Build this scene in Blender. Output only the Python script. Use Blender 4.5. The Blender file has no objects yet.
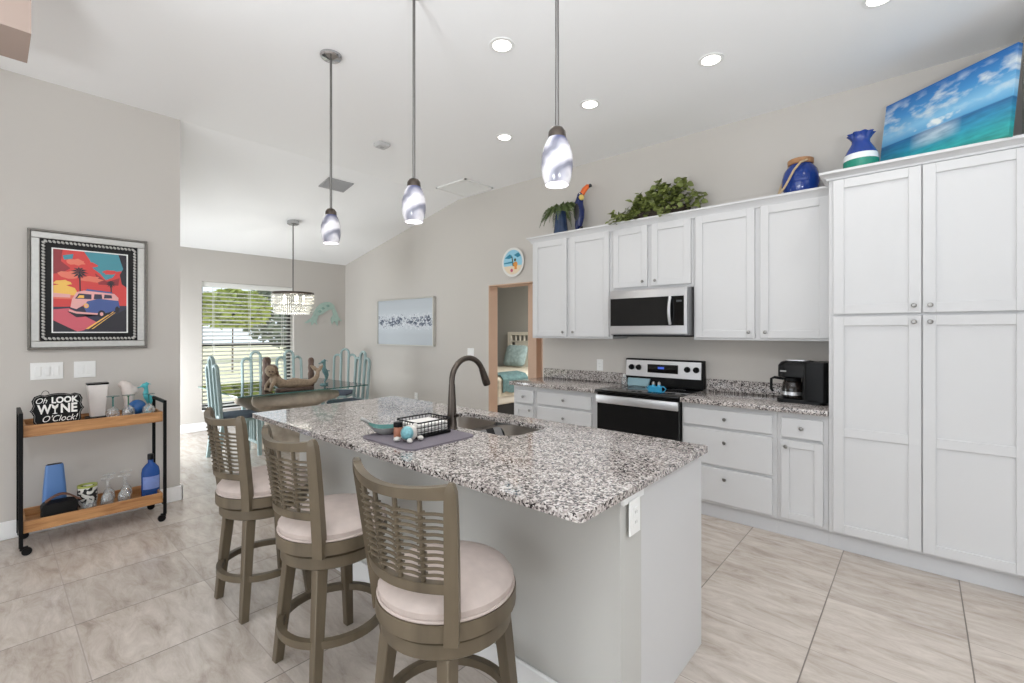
import bpy, bmesh, math, random
from mathutils import Vector, Matrix

# ------------------------------------------------------------------ camera, world, exposure
SC = bpy.context.scene
COL = SC.collection
cam_data = bpy.data.cameras.new('camera')
cam = bpy.data.objects.new('camera', cam_data); COL.objects.link(cam)
cam.location = (0, 0, 1.433)
cam.rotation_euler = (math.radians(90), 0, math.radians(41.45))
cam_data.sensor_width = 36; cam_data.sensor_fit = 'HORIZONTAL'
cam_data.lens = 462 / 1024 * 36
cam_data.shift_y = -9.7 / 1024
cam_data.clip_start = 0.05
SC.camera = cam
SC.view_settings.view_transform = 'Standard'
SC.view_settings.look = 'None'
SC.view_settings.gamma = 1
SC.view_settings.use_curve_mapping = False
SC.view_settings.exposure = 0.0
SC.cycles.use_denoising = True
SC.cycles.max_bounces = 10
SC.cycles.diffuse_bounces = 5
SC.cycles.caustics_reflective = False
SC.cycles.caustics_refractive = False
SC.cycles.sample_clamp_indirect = 6

world = bpy.data.worlds.new('world'); SC.world = world
world.use_nodes = True
bg = world.node_tree.nodes['Background']
bg.inputs[0].default_value = (0.86, 0.93, 1.0, 1); bg.inputs[1].default_value = 1.5

def area(name, loc, rot, sx, sy, power, color=(1, 1, 1)):
    l = bpy.data.lights.new(name, 'AREA'); l.shape = 'RECTANGLE'; l.size = sx; l.size_y = sy
    l.energy = power; l.color = color
    o = bpy.data.objects.new(name, l); COL.objects.link(o)
    o.location = loc; o.rotation_euler = [math.radians(a) for a in rot]
    return o
# daylight through the sliding doors behind the camera and the nook's patio door
COOL = (0.91, 0.96, 1.0)
area('daylight_back', (-1.3, -3.9, 1.2), (90, 0, 0), 5.2, 2.2, 74, COOL)
area('side_fill', (3.55, 0.6, 1.35), (90, 0, 90), 4.0, 2.3, 18, COOL)  # unseen fill lamp added at the side opening
area('daylight_nook', (-6.95, 0.80, 0.75), (92, 0, 0), 1.1, 1.3, 56, COOL)
area('bedroom_fill', (-3.9, 6.4, 2.50), (0, 0, 0), 0.6, 0.6, 85, (1.0, 0.97, 0.93))  # unseen lamp added to brighten the bedroom
# added fill lamps near the camera, aimed up to brighten the ceiling
area('ceiling_fill', (1.0, 0.0, 1.5), (180, 0, 0), 0.5, 0.5, 80, COOL)
area('ceiling_fill', (-0.7, -0.8, 1.5), (180, 0, 0), 0.5, 0.5, 84, COOL)
sun = bpy.data.lights.new('sun', 'SUN'); sun.energy = 3.0; sun.angle = 0.01; sun.color = (1.0, 0.97, 0.9)
so = bpy.data.objects.new('sun', sun); COL.objects.link(so); so.rotation_euler = (math.radians(-48), 0, 0)

# ------------------------------------------------------------------ helpers
PI = math.pi
random.seed(7)
ORG = {}

def s2l(c):
    r = []
    for v in c[:3]:
        v = v / 255.0
        r.append(v / 12.92 if v <= 0.04045 else ((v + 0.055) / 1.055) ** 2.4)
    return (r[0], r[1], r[2], 1)

class M:
    def __init__(s):
        s.b = bmesh.new(); s.mi = 0
    def _f(s, vs):
        try:
            f = s.b.faces.new(vs); f.material_index = s.mi; return f
        except ValueError:
            return None
    def box(s, x0, x1, y0, y1, z0, z1, bev=0, seg=1):
        if x1 < x0: x0, x1 = x1, x0
        if y1 < y0: y0, y1 = y1, y0
        if z1 < z0: z0, z1 = z1, z0
        v = [s.b.verts.new(p) for p in [(x0,y0,z0),(x1,y0,z0),(x1,y1,z0),(x0,y1,z0),(x0,y0,z1),(x1,y0,z1),(x1,y1,z1),(x0,y1,z1)]]
        fs = [s._f([v[i] for i in q]) for q in [(3,2,1,0),(4,5,6,7),(0,1,5,4),(1,2,6,5),(2,3,7,6),(3,0,4,7)]]
        if bev:
            es = list({e for f in fs for e in f.edges})
            r = bmesh.ops.bevel(s.b, geom=es, offset=bev, segments=seg, affect='EDGES', profile=0.5)
            for f in r['faces']: f.material_index = s.mi
        return s
    def hexa(s, bot, top):
        a = [s.b.verts.new(p) for p in bot]; c = [s.b.verts.new(p) for p in top]
        n = len(a)
        s._f(a[::-1]); s._f(c)
        for i in range(n):
            j = (i + 1) % n; s._f([a[i], a[j], c[j], c[i]])
        return s
    def rings(s, rr, cap0=True, cap1=True, closed=False):
        vs = [[s.b.verts.new(p) for p in r] for r in rr]
        n = len(vs[0]); K = len(vs)
        for k in range(K if closed else K - 1):
            a = vs[k]; c = vs[(k + 1) % K]
            for i in range(n):
                j = (i + 1) % n
                s._f([a[i], a[j], c[j], c[i]])
        if not closed:
            if cap0: s._f(vs[0][::-1])
            if cap1: s._f(vs[-1])
        return s
    def tube(s, pts, r, n=10, closed=False, flat=1.0, cap=True):
        pts = [Vector(p) for p in pts]; K = len(pts)
        if not hasattr(r, '__len__'): r = [r] * K
        up = None; rr = []
        for k in range(K):
            if closed: t = pts[(k + 1) % K] - pts[k - 1]
            else: t = pts[min(k + 1, K - 1)] - pts[max(k - 1, 0)]
            if t.length < 1e-9: t = Vector((0, 0, 1))
            t.normalize()
            if up is None:
                up = Vector((0, 0, 1)) if abs(t.z) < 0.9 else Vector((1, 0, 0))
            a = up - t * up.dot(t)
            if a.length < 1e-6: a = t.orthogonal()
            a.normalize(); bb = t.cross(a); up = a
            rr.append([pts[k] + a * (r[k] * math.cos(2*PI*i/n)) + bb * (r[k] * flat * math.sin(2*PI*i/n)) for i in range(n)])
        return s.rings(rr, cap, cap, closed)
    def cyl(s, p0, p1, r0, r1=None, n=16):
        return s.tube([p0, p1], [r0, r0 if r1 is None else r1], n)
    def lathe(s, prof, c=(0, 0, 0), n=28, cap0=True, cap1=True, axis='z'):
        rr = []
        for (r, z) in prof:
            ring = []
            for i in range(n):
                a = 2*PI*i/n
                if axis == 'z': ring.append((c[0] + r*math.cos(a), c[1] + r*math.sin(a), c[2] + z))
                elif axis == 'y': ring.append((c[0] + r*math.cos(a), c[1] - z, c[2] + r*math.sin(a)))
                else: ring.append((c[0] + z, c[1] + r*math.cos(a), c[2] + r*math.sin(a)))
            rr.append(ring)
        return s.rings(rr, cap0, cap1)
    def ell(s, c, r, rot=None, u=16, v=10):
        m = Matrix.Translation(Vector(c)) @ (rot.to_4x4() if rot else Matrix.Identity(4)) @ Matrix.Diagonal((r[0], r[1], r[2], 1))
        q = bmesh.ops.create_uvsphere(s.b, u_segments=u, v_segments=v, radius=1, matrix=m)
        for vv in q['verts']:
            for f in vv.link_faces: f.material_index = s.mi
        return s
    def prism(s, poly, fn, d0, d1):
        return s.hexa([fn(p[0], p[1], d0) for p in poly], [fn(p[0], p[1], d1) for p in poly])
    def arcbox(s, R, a0, a1, t, z0, z1, n=16, c=(0, 0), closed=False):
        rr = []
        K = n if closed else n + 1
        for k in range(K):
            u = k / n; a = a0 + (a1 - a0) * u
            za = z0(u) if callable(z0) else z0; zb = z1(u) if callable(z1) else z1
            ca, sa = math.cos(a), math.sin(a)
            rr.append([(c[0] + q * ca, c[1] + q * sa, z) for q, z in ((R - t/2, za), (R + t/2, za), (R + t/2, zb), (R - t/2, zb))])
        return s.rings(rr, True, True, closed)
    def xf(s, mat, start=0):
        s.b.verts.ensure_lookup_table()
        for v in list(s.b.verts)[start:]: v.co = mat @ v.co
        return s
    def n(s):
        return len(s.b.verts)
    def build(s, name, mats, parent=None, world=True, sharp=35, rem=0, sub=0, smooth=True):
        b = s.b
        bmesh.ops.recalc_face_normals(b, faces=b.faces)
        if smooth:
            for f in b.faces: f.smooth = True
            lim = math.radians(sharp)
            for e in b.edges:
                if len(e.link_faces) == 2 and e.calc_face_angle(0) > lim: e.smooth = False
        me = bpy.data.meshes.new(name)
        off = ORG.get(parent, Vector((0, 0, 0))) if (parent and world) else Vector((0, 0, 0))
        if off.length: bmesh.ops.translate(b, verts=b.verts, vec=-off)
        b.to_mesh(me); b.free()
        for m in (mats if isinstance(mats, (list, tuple)) else [mats]): me.materials.append(m)
        o = bpy.data.objects.new(name, me); COL.objects.link(o)
        if parent:
            o.parent = parent; ORG[o] = ORG.get(parent, Vector((0, 0, 0)))
        if rem:
            md = o.modifiers.new('remesh', 'REMESH'); md.mode = 'VOXEL'; md.voxel_size = rem; md.use_smooth_shade = True
            sm = o.modifiers.new('smooth', 'SMOOTH'); sm.factor = 0.5; sm.iterations = 4
        if sub:
            md = o.modifiers.new('sub', 'SUBSURF'); md.levels = sub; md.render_levels = sub
        return o

def tag(o, label, cat, group=None, kind=None):
    o['label'] = label; o['category'] = cat
    if group: o['group'] = group
    if kind: o['kind'] = kind
    return o
def thing(name, label, cat, loc, group=None, rz=0):
    o = bpy.data.objects.new(name, None); COL.objects.link(o)
    o.location = loc; o.rotation_euler = (0, 0, rz); o.empty_display_size = 0.05
    ORG[o] = Vector(loc)
    return tag(o, label, cat, group)
def solo(mb, name, mats, label, cat, group=None, **kw):
    vs = mb.b.verts
    c = Vector(((min(v.co.x for v in vs) + max(v.co.x for v in vs)) / 2, (min(v.co.y for v in vs) + max(v.co.y for v in vs)) / 2, min(v.co.z for v in vs)))
    bmesh.ops.translate(mb.b, verts=mb.b.verts, vec=-c)
    o = mb.build(name, mats, **kw); o.location = c; ORG[o] = c
    return tag(o, label, cat, group)
def struct(mb, name, mats, **kw):
    o = mb.build(name, mats, **kw); o['kind'] = 'structure'; return o
def copy_tree(o, parent=None):
    c = o.copy(); COL.objects.link(c)
    if parent: c.parent = parent
    for ch in list(o.children): copy_tree(ch, c)
    return c
def relabel(o, label): o['label'] = label; return o

# ------------------------------------------------------------------ materials
def nm(name):
    m = bpy.data.materials.new(name); m.use_nodes = True
    return m, m.node_tree.nodes, m.node_tree.links, m.node_tree.nodes['Principled BSDF']
def mat(name, rgb, rough=0.5, metal=0.0, spec=0.5, noise=0.0, nscale=8, bump=0.0, bscale=60, stretch=None, **kw):
    m, N, L, P = nm(name)
    P.inputs['Base Color'].default_value = s2l(rgb); P.inputs['Roughness'].default_value = rough
    P.inputs['Metallic'].default_value = metal; P.inputs['Specular IOR Level'].default_value = spec
    for k, v in kw.items(): P.inputs[k.replace('_', ' ')].default_value = v
    if noise or bump:
        tc = N.new('ShaderNodeTexCoord'); mp = N.new('ShaderNodeMapping')
        L.new(tc.outputs['Object'], mp.inputs[0])
        if stretch: mp.inputs['Scale'].default_value = stretch
    if noise:
        nz = N.new('ShaderNodeTexNoise'); nz.inputs['Scale'].default_value = nscale; nz.inputs['Detail'].default_value = 5
        L.new(mp.outputs[0], nz.inputs['Vector'])
        mx = N.new('ShaderNodeMix'); mx.data_type = 'RGBA'
        c = s2l(rgb)
        mx.inputs[6].default_value = tuple(max(0, v * (1 - noise)) for v in c[:3]) + (1,)
        mx.inputs[7].default_value = tuple(min(1, v * (1 + noise)) for v in c[:3]) + (1,)
        L.new(nz.outputs[0], mx.inputs[0]); L.new(mx.outputs[2], P.inputs['Base Color'])
    if bump:
        n2 = N.new('ShaderNodeTexNoise'); n2.inputs['Scale'].default_value = bscale; n2.inputs['Detail'].default_value = 3
        L.new(mp.outputs[0], n2.inputs['Vector'])
        bp = N.new('ShaderNodeBump'); bp.inputs['Strength'].default_value = bump; bp.inputs['Distance'].default_value = 0.005
        L.new(n2.outputs[0], bp.inputs['Height']); L.new(bp.outputs[0], P.inputs['Normal'])
    return m
def emit(name, rgb, strength):
    m, N, L, P = nm(name)
    P.inputs['Base Color'].default_value = s2l(rgb); P.inputs['Emission Color'].default_value = s2l(rgb)
    P.inputs['Emission Strength'].default_value = strength
    return m
def glass(name, rgb, rough=0.0, mix=0.75, gl=0.35):
    """thin clear glass: transparent tinted + glossy by fresnel"""
    m, N, L, P = nm(name)
    N.remove(P)
    out = [n for n in N if n.type == 'OUTPUT_MATERIAL'][0]
    t = N.new('ShaderNodeBsdfTransparent'); t.inputs[0].default_value = s2l(rgb)
    g = N.new('ShaderNodeBsdfGlossy'); g.inputs['Roughness'].default_value = rough; g.inputs[0].default_value = (1, 1, 1, 1)
    f = N.new('ShaderNodeFresnel'); f.inputs[0].default_value = 1.5
    ad = N.new('ShaderNodeMath'); ad.operation = 'MULTIPLY_ADD'; ad.inputs[1].default_value = gl * 2; ad.inputs[2].default_value = 0.02
    L.new(f.outputs[0], ad.inputs[0])
    mx = N.new('ShaderNodeMixShader'); L.new(ad.outputs[0], mx.inputs[0]); L.new(t.outputs[0], mx.inputs[1]); L.new(g.outputs[0], mx.inputs[2])
    if mix < 1:
        d = N.new('ShaderNodeBsdfDiffuse'); d.inputs[0].default_value = s2l(rgb)
        m2 = N.new('ShaderNodeMixShader'); m2.inputs[0].default_value = mix
        L.new(d.outputs[0], m2.inputs[1]); L.new(mx.outputs[0], m2.inputs[2]); L.new(m2.outputs[0], out.inputs[0])
    else: L.new(mx.outputs[0], out.inputs[0])
    return m

def granite(name):
    m, N, L, P = nm(name)
    tc = N.new('ShaderNodeTexCoord')
    nz = N.new('ShaderNodeTexNoise'); nz.inputs['Scale'].default_value = 60
    L.new(tc.outputs['Object'], nz.inputs['Vector'])
    ad = N.new('ShaderNodeMix'); ad.data_type = 'RGBA'; ad.blend_type = 'ADD'; ad.inputs[0].default_value = 0.012
    L.new(tc.outputs['Object'], ad.inputs[6]); L.new(nz.outputs['Color'], ad.inputs[7])
    v = N.new('ShaderNodeTexVoronoi'); v.inputs['Scale'].default_value = 150; L.new(ad.outputs[2], v.inputs['Vector'])
    sx = N.new('ShaderNodeSeparateColor'); L.new(v.outputs['Color'], sx.inputs[0])
    # slow variation pushes grains darker or lighter in patches
    n2 = N.new('ShaderNodeTexNoise'); n2.inputs['Scale'].default_value = 14; n2.inputs['Detail'].default_value = 3
    L.new(tc.outputs['Object'], n2.inputs['Vector'])
    ma = N.new('ShaderNodeMath'); ma.operation = 'MULTIPLY_ADD'; ma.inputs[1].default_value = 0.5; ma.inputs[2].default_value = -0.25
    L.new(n2.outputs[0], ma.inputs[0])
    su = N.new('ShaderNodeMath'); su.operation = 'ADD'; L.new(sx.outputs[0], su.inputs[0]); L.new(ma.outputs[0], su.inputs[1])
    r = N.new('ShaderNodeValToRGB'); r.color_ramp.interpolation = 'CONSTANT'
    el = r.color_ramp.elements
    el[0].position = 0; el[0].color = s2l((44, 40, 40))
    el[1].position = 0.16; el[1].color = s2l((96, 90, 89))
    for p, c in ((0.26, (134, 127, 125)), (0.42, (162, 154, 150)), (0.60, (186, 178, 174)), (0.82, (208, 203, 199))):
        e = el.new(p); e.color = s2l(c)
    L.new(su.outputs[0], r.inputs[0]); L.new(r.outputs[0], P.inputs['Base Color'])
    P.inputs['Roughness'].default_value = 0.07; P.inputs['Specular IOR Level'].default_value = 0.6
    return m

def tile_mat():
    m, N, L, P = nm('travertine_tile')
    tc = N.new('ShaderNodeTexCoord')
    mp = N.new('ShaderNodeMapping'); st = 1 / 0.5435
    mp.inputs['Location'].default_value = (0.375 * st + 40, -0.28 * st + 40, 0); mp.inputs['Scale'].default_value = (st, st, st)
    L.new(tc.outputs['Object'], mp.inputs[0])
    sep = N.new('ShaderNodeSeparateXYZ'); L.new(mp.outputs[0], sep.inputs[0])
    def math_(op, a, b=None, c=None):
        n = N.new('ShaderNodeMath'); n.operation = op
        for i, q in enumerate((a, b, c)):
            if q is None: continue
            if isinstance(q, (int, float)): n.inputs[i].default_value = q
            else: L.new(q, n.inputs[i])
        return n.outputs[0]
    def edge(o):
        f = math_('FRACT', o); g = math_('SUBTRACT', 1.0, f); return math_('MINIMUM', f, g)
    gx = math_('LESS_THAN', edge(sep.outputs[0]), 0.0050); gy = math_('LESS_THAN', edge(sep.outputs[1]), 0.0040)
    gm = math_('MAXIMUM', gx, gy)
    fl = N.new('ShaderNodeVectorMath'); fl.operation = 'FLOOR'; L.new(mp.outputs[0], fl.inputs[0])
    wn = N.new('ShaderNodeTexWhiteNoise'); L.new(fl.outputs[0], wn.inputs['Vector'])
    # per tile shift so that veins break at each joint
    of = N.new('ShaderNodeVectorMath'); of.operation = 'MULTIPLY_ADD'
    L.new(wn.outputs['Color'], of.inputs[0]); of.inputs[1].default_value = (30, 30, 30); L.new(mp.outputs[0], of.inputs[2])
    ms = N.new('ShaderNodeMapping'); ms.inputs['Scale'].default_value = (0.9, 3.0, 1); ms.inputs['Rotation'].default_value = (0, 0, 0.25)
    L.new(of.outputs[0], ms.inputs[0])
    nz = N.new('ShaderNodeTexNoise'); nz.inputs['Scale'].default_value = 2.2; nz.inputs['Detail'].default_value = 12; nz.inputs['Roughness'].default_value = 0.72; nz.inputs['Distortion'].default_value = 0.5
    L.new(ms.outputs[0], nz.inputs['Vector'])
    r = N.new('ShaderNodeValToRGB'); el = r.color_ramp.elements
    el[0].position = 0.30; el[0].color = s2l((156, 144, 134)); el[1].position = 0.70; el[1].color = s2l((208, 198, 189))
    e = el.new(0.44); e.color = s2l((182, 171, 161)); e = el.new(0.54); e.color = s2l((192, 182, 173))
    L.new(nz.outputs[0], r.inputs[0])
    hv = N.new('ShaderNodeHueSaturation'); L.new(r.outputs[0], hv.inputs['Color'])
    vv = math_('MULTIPLY_ADD', wn.outputs['Value'], 0.12, 0.94); L.new(vv, hv.inputs['Value'])
    mx = N.new('ShaderNodeMix'); mx.data_type = 'RGBA'; L.new(gm, mx.inputs[0]); L.new(hv.outputs[0], mx.inputs[6])
    gc = N.new('ShaderNodeMix'); gc.data_type = 'RGBA'; L.new(gx, gc.inputs[0]); gc.inputs[6].default_value = s2l((152, 142, 134)); gc.inputs[7].default_value = s2l((118, 110, 104))  # paler grout along one axis: reflected light put into the joint colour
    L.new(gc.outputs[2], mx.inputs[7])
    L.new(mx.outputs[2], P.inputs['Base Color'])
    rr = math_('MULTIPLY_ADD', gm, 0.4, 0.24); L.new(rr, P.inputs['Roughness'])
    bp = N.new('ShaderNodeBump'); bp.inputs['Strength'].default_value = 0.15; bp.inputs['Distance'].default_value = 0.003
    L.new(nz.outputs[0], bp.inputs['Height']); L.new(bp.outputs[0], P.inputs['Normal'])
    return m

def wood(name, a, b, scale=(2, 30, 30), rough=0.45):
    m, N, L, P = nm(name)
    tc = N.new('ShaderNodeTexCoord'); mp = N.new('ShaderNodeMapping'); mp.inputs['Scale'].default_value = scale
    L.new(tc.outputs['Object'], mp.inputs[0])
    nz = N.new('ShaderNodeTexNoise'); nz.inputs['Scale'].default_value = 1.5; nz.inputs['Detail'].default_value = 6; nz.inputs['Distortion'].default_value = 0.6
    L.new(mp.outputs[0], nz.inputs['Vector'])
    r = N.new('ShaderNodeValToRGB'); el = r.color_ramp.elements
    el[0].position = 0.3; el[0].color = s2l(a); el[1].position = 0.7; el[1].color = s2l(b)
    L.new(nz.outputs[0], r.inputs[0]); L.new(r.outputs[0], P.inputs['Base Color']); P.inputs['Roughness'].default_value = rough
    return m

WALL = mat('greige_wall_paint', (201, 196, 190), 0.85, bump=0.06, bscale=220)
KNEE = mat('island_wall_paint', (192, 191, 187), 0.8, bump=0.05, bscale=200)
CEIL = mat('ceiling_paint', (246, 246, 246), 0.9, bump=0.08, bscale=160)
TRIM = mat('white_trim_paint', (240, 240, 240), 0.45)
TAN = mat('warm_light_casing', (202, 172, 150), 0.7, noise=0.04)  # warm light on the doorway jambs, put into the base colour
BEAM = mat('taupe_beam_paint', (162, 144, 134), 0.8)
CAB = mat('white_cabinet_paint', (204, 204, 205), 0.38)
KICK = mat('toe_kick_grey', (200, 200, 202), 0.5)
KNOB = mat('brushed_nickel', (150, 148, 145), 0.3, 1.0)
STEEL = mat('stainless_steel', (196, 196, 198), 0.28, 1.0, noise=0.05, nscale=3, stretch=(1, 60, 60))
SATIN = mat('stainless_light', (212, 212, 214), 0.35, 0.85)
BLACKG = mat('black_glass', (6, 6, 7), 0.04, spec=0.4)
BLACKP = mat('black_plastic', (9, 9, 10), 0.35, spec=0.2)
BLACKM = mat('black_metal', (10, 10, 11), 0.5, 0.0, spec=0.2)
BRONZE = mat('bronze_metal', (86, 78, 72), 0.3, 0.9)
CHROME = mat('chrome', (190, 190, 192), 0.15, 1.0)
GRAN = granite('speckled_granite')
TILE = tile_mat()
STOOLW = wood('weathered_stool_wood', (80, 70, 55), (104, 92, 74), (6, 6, 1.5))
FABRIC = mat('stool_fabric', (190, 176, 169), 0.9, noise=0.16, nscale=22, bump=0.3, bscale=500)
CARTW = wood('cart_oak', (146, 98, 58), (196, 146, 96), (30, 3, 30))
TEAL = mat('teal_chair_paint', (150, 171, 171), 0.45, noise=0.08, nscale=10)
CUSH = mat('slate_cushion', (84, 92, 106), 0.85)
DRIFT = mat('driftwood', (172, 160, 145), 0.8, noise=0.4, nscale=12, bump=0.5, bscale=30)
CARVED = mat('carved_tan_resin', (160, 140, 118), 0.7, noise=0.5, nscale=38, bump=1.0, bscale=60)
CARVEDK = mat('carved_dark_wood', (108, 88, 78), 0.75, noise=0.5, nscale=45, bump=1.0, bscale=60)
TGLASS = glass('table_glass', (214, 236, 230), 0.0, 1.0, 0.5)
TEDGE = mat('glass_edge_green', (70, 110, 104), 0.1)
CLEAR = glass('clear_glass', (252, 253, 253), 0.02, 0.90, 0.30)
TEALG = glass('teal_glass', (120, 196, 190), 0.0, 0.7, 0.4)
BLUEG = mat('blue_bottle_glass', (70, 116, 204), 0.05, Transmission_Weight=0.6, IOR=1.2)
PANE = glass('window_pane', (250, 252, 252), 0.0, 1.0, 0.3)
WHITE = mat('white_plastic', (238, 238, 236), 0.35)
BLIND = mat('white_blind_slat', (240, 240, 236), 0.5)
LAMPW = emit('lamp_diffuser', (255, 250, 240), 9)
GREY = mat('grey_register', (170, 170, 172), 0.5)

# ================================================================== SETTING
W = 4.255; CZ = 3.24; XR = -4.75; XF = -7.77; XL = -4.73; ZF = 2.63
struct(M().box(-8.0, 3.8, -4.2, 7.6, -0.1, 0.0), 'floor', TILE)
struct(M().box(XR, 3.8, -4.2, W + 0.15, CZ, CZ + 0.1), 'ceiling', CEIL)
zs = lambda x: CZ + (CZ - ZF) / (XR - XF) * (x - XR)
m = M(); m.hexa([(-8.0, 0.6, zs(-8.0)), (XR, 0.6, CZ), (XR, W + 0.15, CZ), (-8.0, W + 0.15, zs(-8.0))],
                [(-8.0, 0.6, CZ + 0.1), (XR, 0.6, CZ + 0.1), (XR, W + 0.15, CZ + 0.1), (-8.0, W + 0.15, CZ + 0.1)])
struct(m, 'ceiling_slope', CEIL)
# left wall with the big picture
struct(M().box(-4.87, XL, -4.2, 1.08, 0, CZ), 'wall_left', WALL)
# far wall with window hole
wy0, wy1, wz0, wz1 = 2.037, 3.345, 0.30, 2.165
m = M(); m.box(-8.0, XF, 0.6, wy0, 0, 2.75); m.box(-8.0, XF, wy1, W + 0.15, 0, 2.75); m.box(-8.0, XF, wy0, wy1, 0, wz0); m.box(-8.0, XF, wy0, wy1, wz1, 2.75)
struct(m, 'wall_far', WALL)
# cabinet wall with doorway
dx0, dx1, dz = -4.16, -3.28, 2.03
m = M(); m.box(-8.0, dx0, W, W + 0.15, 0, CZ); m.box(dx1, 3.8, W, W + 0.15, 0, CZ); m.box(dx0, dx1, W, W + 0.15, dz, CZ)
struct(m, 'wall_right', WALL)
struct(M().box(0.475, 0.60, 3.62, W, 0, CZ), 'wall_pantry_side', WALL)
# nook return wall with patio door opening (behind the left wall)
m = M(); m.box(-8.0, -7.5, 0.6, 0.75, 0, CZ); m.box(-5.3, -4.87, 0.6, 0.75, 0, CZ); m.box(-7.5, -5.3, 0.6, 0.75, 2.15, CZ)
struct(m, 'wall_nook', WALL)
# living room walls behind the camera, with wide glass-door openings
m = M(); m.box(-4.87, -3.9, -4.2, -4.05, 0, CZ); m.box(-3.9, 1.3, -4.2, -4.05, 2.3, CZ); m.box(1.3, 3.8, -4.2, -4.05, 0, CZ); m.box(-1.4, -1.2, -4.2, -4.05, 0, 2.3)
struct(m, 'wall_back', WALL)
m = M(); m.box(3.65, 3.8, -4.05, -1.4, 0, CZ); m.box(3.65, 3.8, -1.4, 2.6, 2.5, CZ); m.box(3.65, 3.8, 2.6, W, 0, CZ); m.box(3.65, 3.8, -1.4, 2.6, 0, 0.2)
struct(m, 'wall_side', WALL)
# dropped beam near the camera, upper left
struct(M().box(-3.30, -2.96, -3.0, 0.125, 2.757, CZ), 'trim_beam', BEAM)
# baseboards
def bb(mm, x0, x1, y0, y1):
    mm.box(x0, x1, y0, y1, 0, 0.125, 0.006)
    return mm
struct(bb(M(), XL, XL + 0.018, -4.0, 1.098), 'baseboard_left', TRIM)
struct(bb(M(), -4.88, XL + 0.018, 1.08, 1.098), 'baseboard_corner', TRIM)
struct(bb(M(), XF, XF + 0.018, 0.75, W), 'baseboard_far', TRIM)
struct(bb(M(), XF, dx0, W - 0.018, W), 'baseboard_right', TRIM)
# doorway reveal, warm light held in its tan colour
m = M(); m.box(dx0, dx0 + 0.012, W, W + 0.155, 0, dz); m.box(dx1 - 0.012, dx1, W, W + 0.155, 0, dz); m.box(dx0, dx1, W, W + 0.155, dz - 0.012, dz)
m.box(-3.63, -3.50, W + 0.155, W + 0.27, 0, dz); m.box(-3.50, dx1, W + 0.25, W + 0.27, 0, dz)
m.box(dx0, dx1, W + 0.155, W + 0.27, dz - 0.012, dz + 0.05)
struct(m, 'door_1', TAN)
# bedroom shell beyond the doorway
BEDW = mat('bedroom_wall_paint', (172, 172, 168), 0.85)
struct(M().box(-7.6, -2.4, 7.45, 7.6, 0, 2.7), 'wall_bedroom', BEDW)
m = M(); m.box(-7.75, -7.6, W + 0.15, 7.6, 0, 2.7); struct(m, 'wall_bedroom_left', BEDW)
m = M(); m.box(-3.05, -2.9, W + 0.15, 7.6, 0, 2.7); struct(m, 'wall_bedroom_right', BEDW)
struct(M().box(-7.75, -2.9, W + 0.15, 7.6, 2.6, 2.7), 'ceiling_bedroom', CEIL)

# window frame, panes and blind
FRAME = mat('dark_window_frame', (62, 60, 58), 0.5)
wroot = M()
for a, b_, c, d in ((wy0, wy1, wz0, wz0 + 0.05), (wy0, wy1, wz1 - 0.05, wz1), (wy0, wy1, 1.215, 1.265), (wy0, wy0 + 0.045, wz0, wz1), (wy1 - 0.045, wy1, wz0, wz1)):
    wroot.box(-7.965, -7.915, a, b_, c, d)
wf = struct(wroot, 'window_1', FRAME)
p = M().box(-7.945, -7.937, wy0 + 0.04, wy1 - 0.04, wz0 + 0.04, wz1 - 0.04).build('pane', PANE, wf)
m = M(); m.box(-7.915, XF + 0.02, wy0 - 0.0, wy1 + 0.0, wz0 - 0.02, wz0, 0.004)
struct(m, 'trim_1', TRIM)
# drywall reveal on the window's far jamb painted white
t = thing('window_blind', 'white horizontal slatted blind hanging in the dining nook window', 'blind', (-7.83, (wy0 + wy1) / 2, wz0 + 0.02))
m = M().box(-7.87, -7.80, wy0 + 0.004, wy1 - 0.004, wz1 - 0.075, wz1 - 0.001, 0.004); m.build('headrail', BLIND, t)
m = M()
z = wz0 + 0.075
while z < wz1 - 0.10:
    y0, y1 = wy0 + 0.012, wy1 - 0.012
    ta = math.radians(17); hw = 0.029
    dxs, dzs = hw * math.cos(ta), hw * math.sin(ta)
    c = (-7.835, z)
    m.hexa([(c[0] - dxs, y0, c[1] + dzs), (c[0] + dxs, y0, c[1] - dzs), (c[0] + dxs, y1, c[1] - dzs), (c[0] - dxs, y1, c[1] + dzs)],
           [(c[0] - dxs, y0, c[1] + dzs + 0.003), (c[0] + dxs, y0, c[1] - dzs + 0.003), (c[0] + dxs, y1, c[1] - dzs + 0.003), (c[0] - dxs, y1, c[1] + dzs + 0.003)])
    z += 0.0585
m.build('slats', BLIND, t)
M().box(-7.862, -7.808, wy0 + 0.012, wy1 - 0.012, wz0 + 0.022, wz0 + 0.04).build('bottom_rail', BLIND, t)
m = M()
for y in (wy0 + 0.16, (wy0 + wy1) / 2, wy1 - 0.16):
    for x in (-7.866, -7.804): m.box(x - 0.001, x + 0.001, y - 0.003, y + 0.003, wz0 + 0.03, wz1 - 0.07)
m.build('ladder_cords', BLIND, t)

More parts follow.
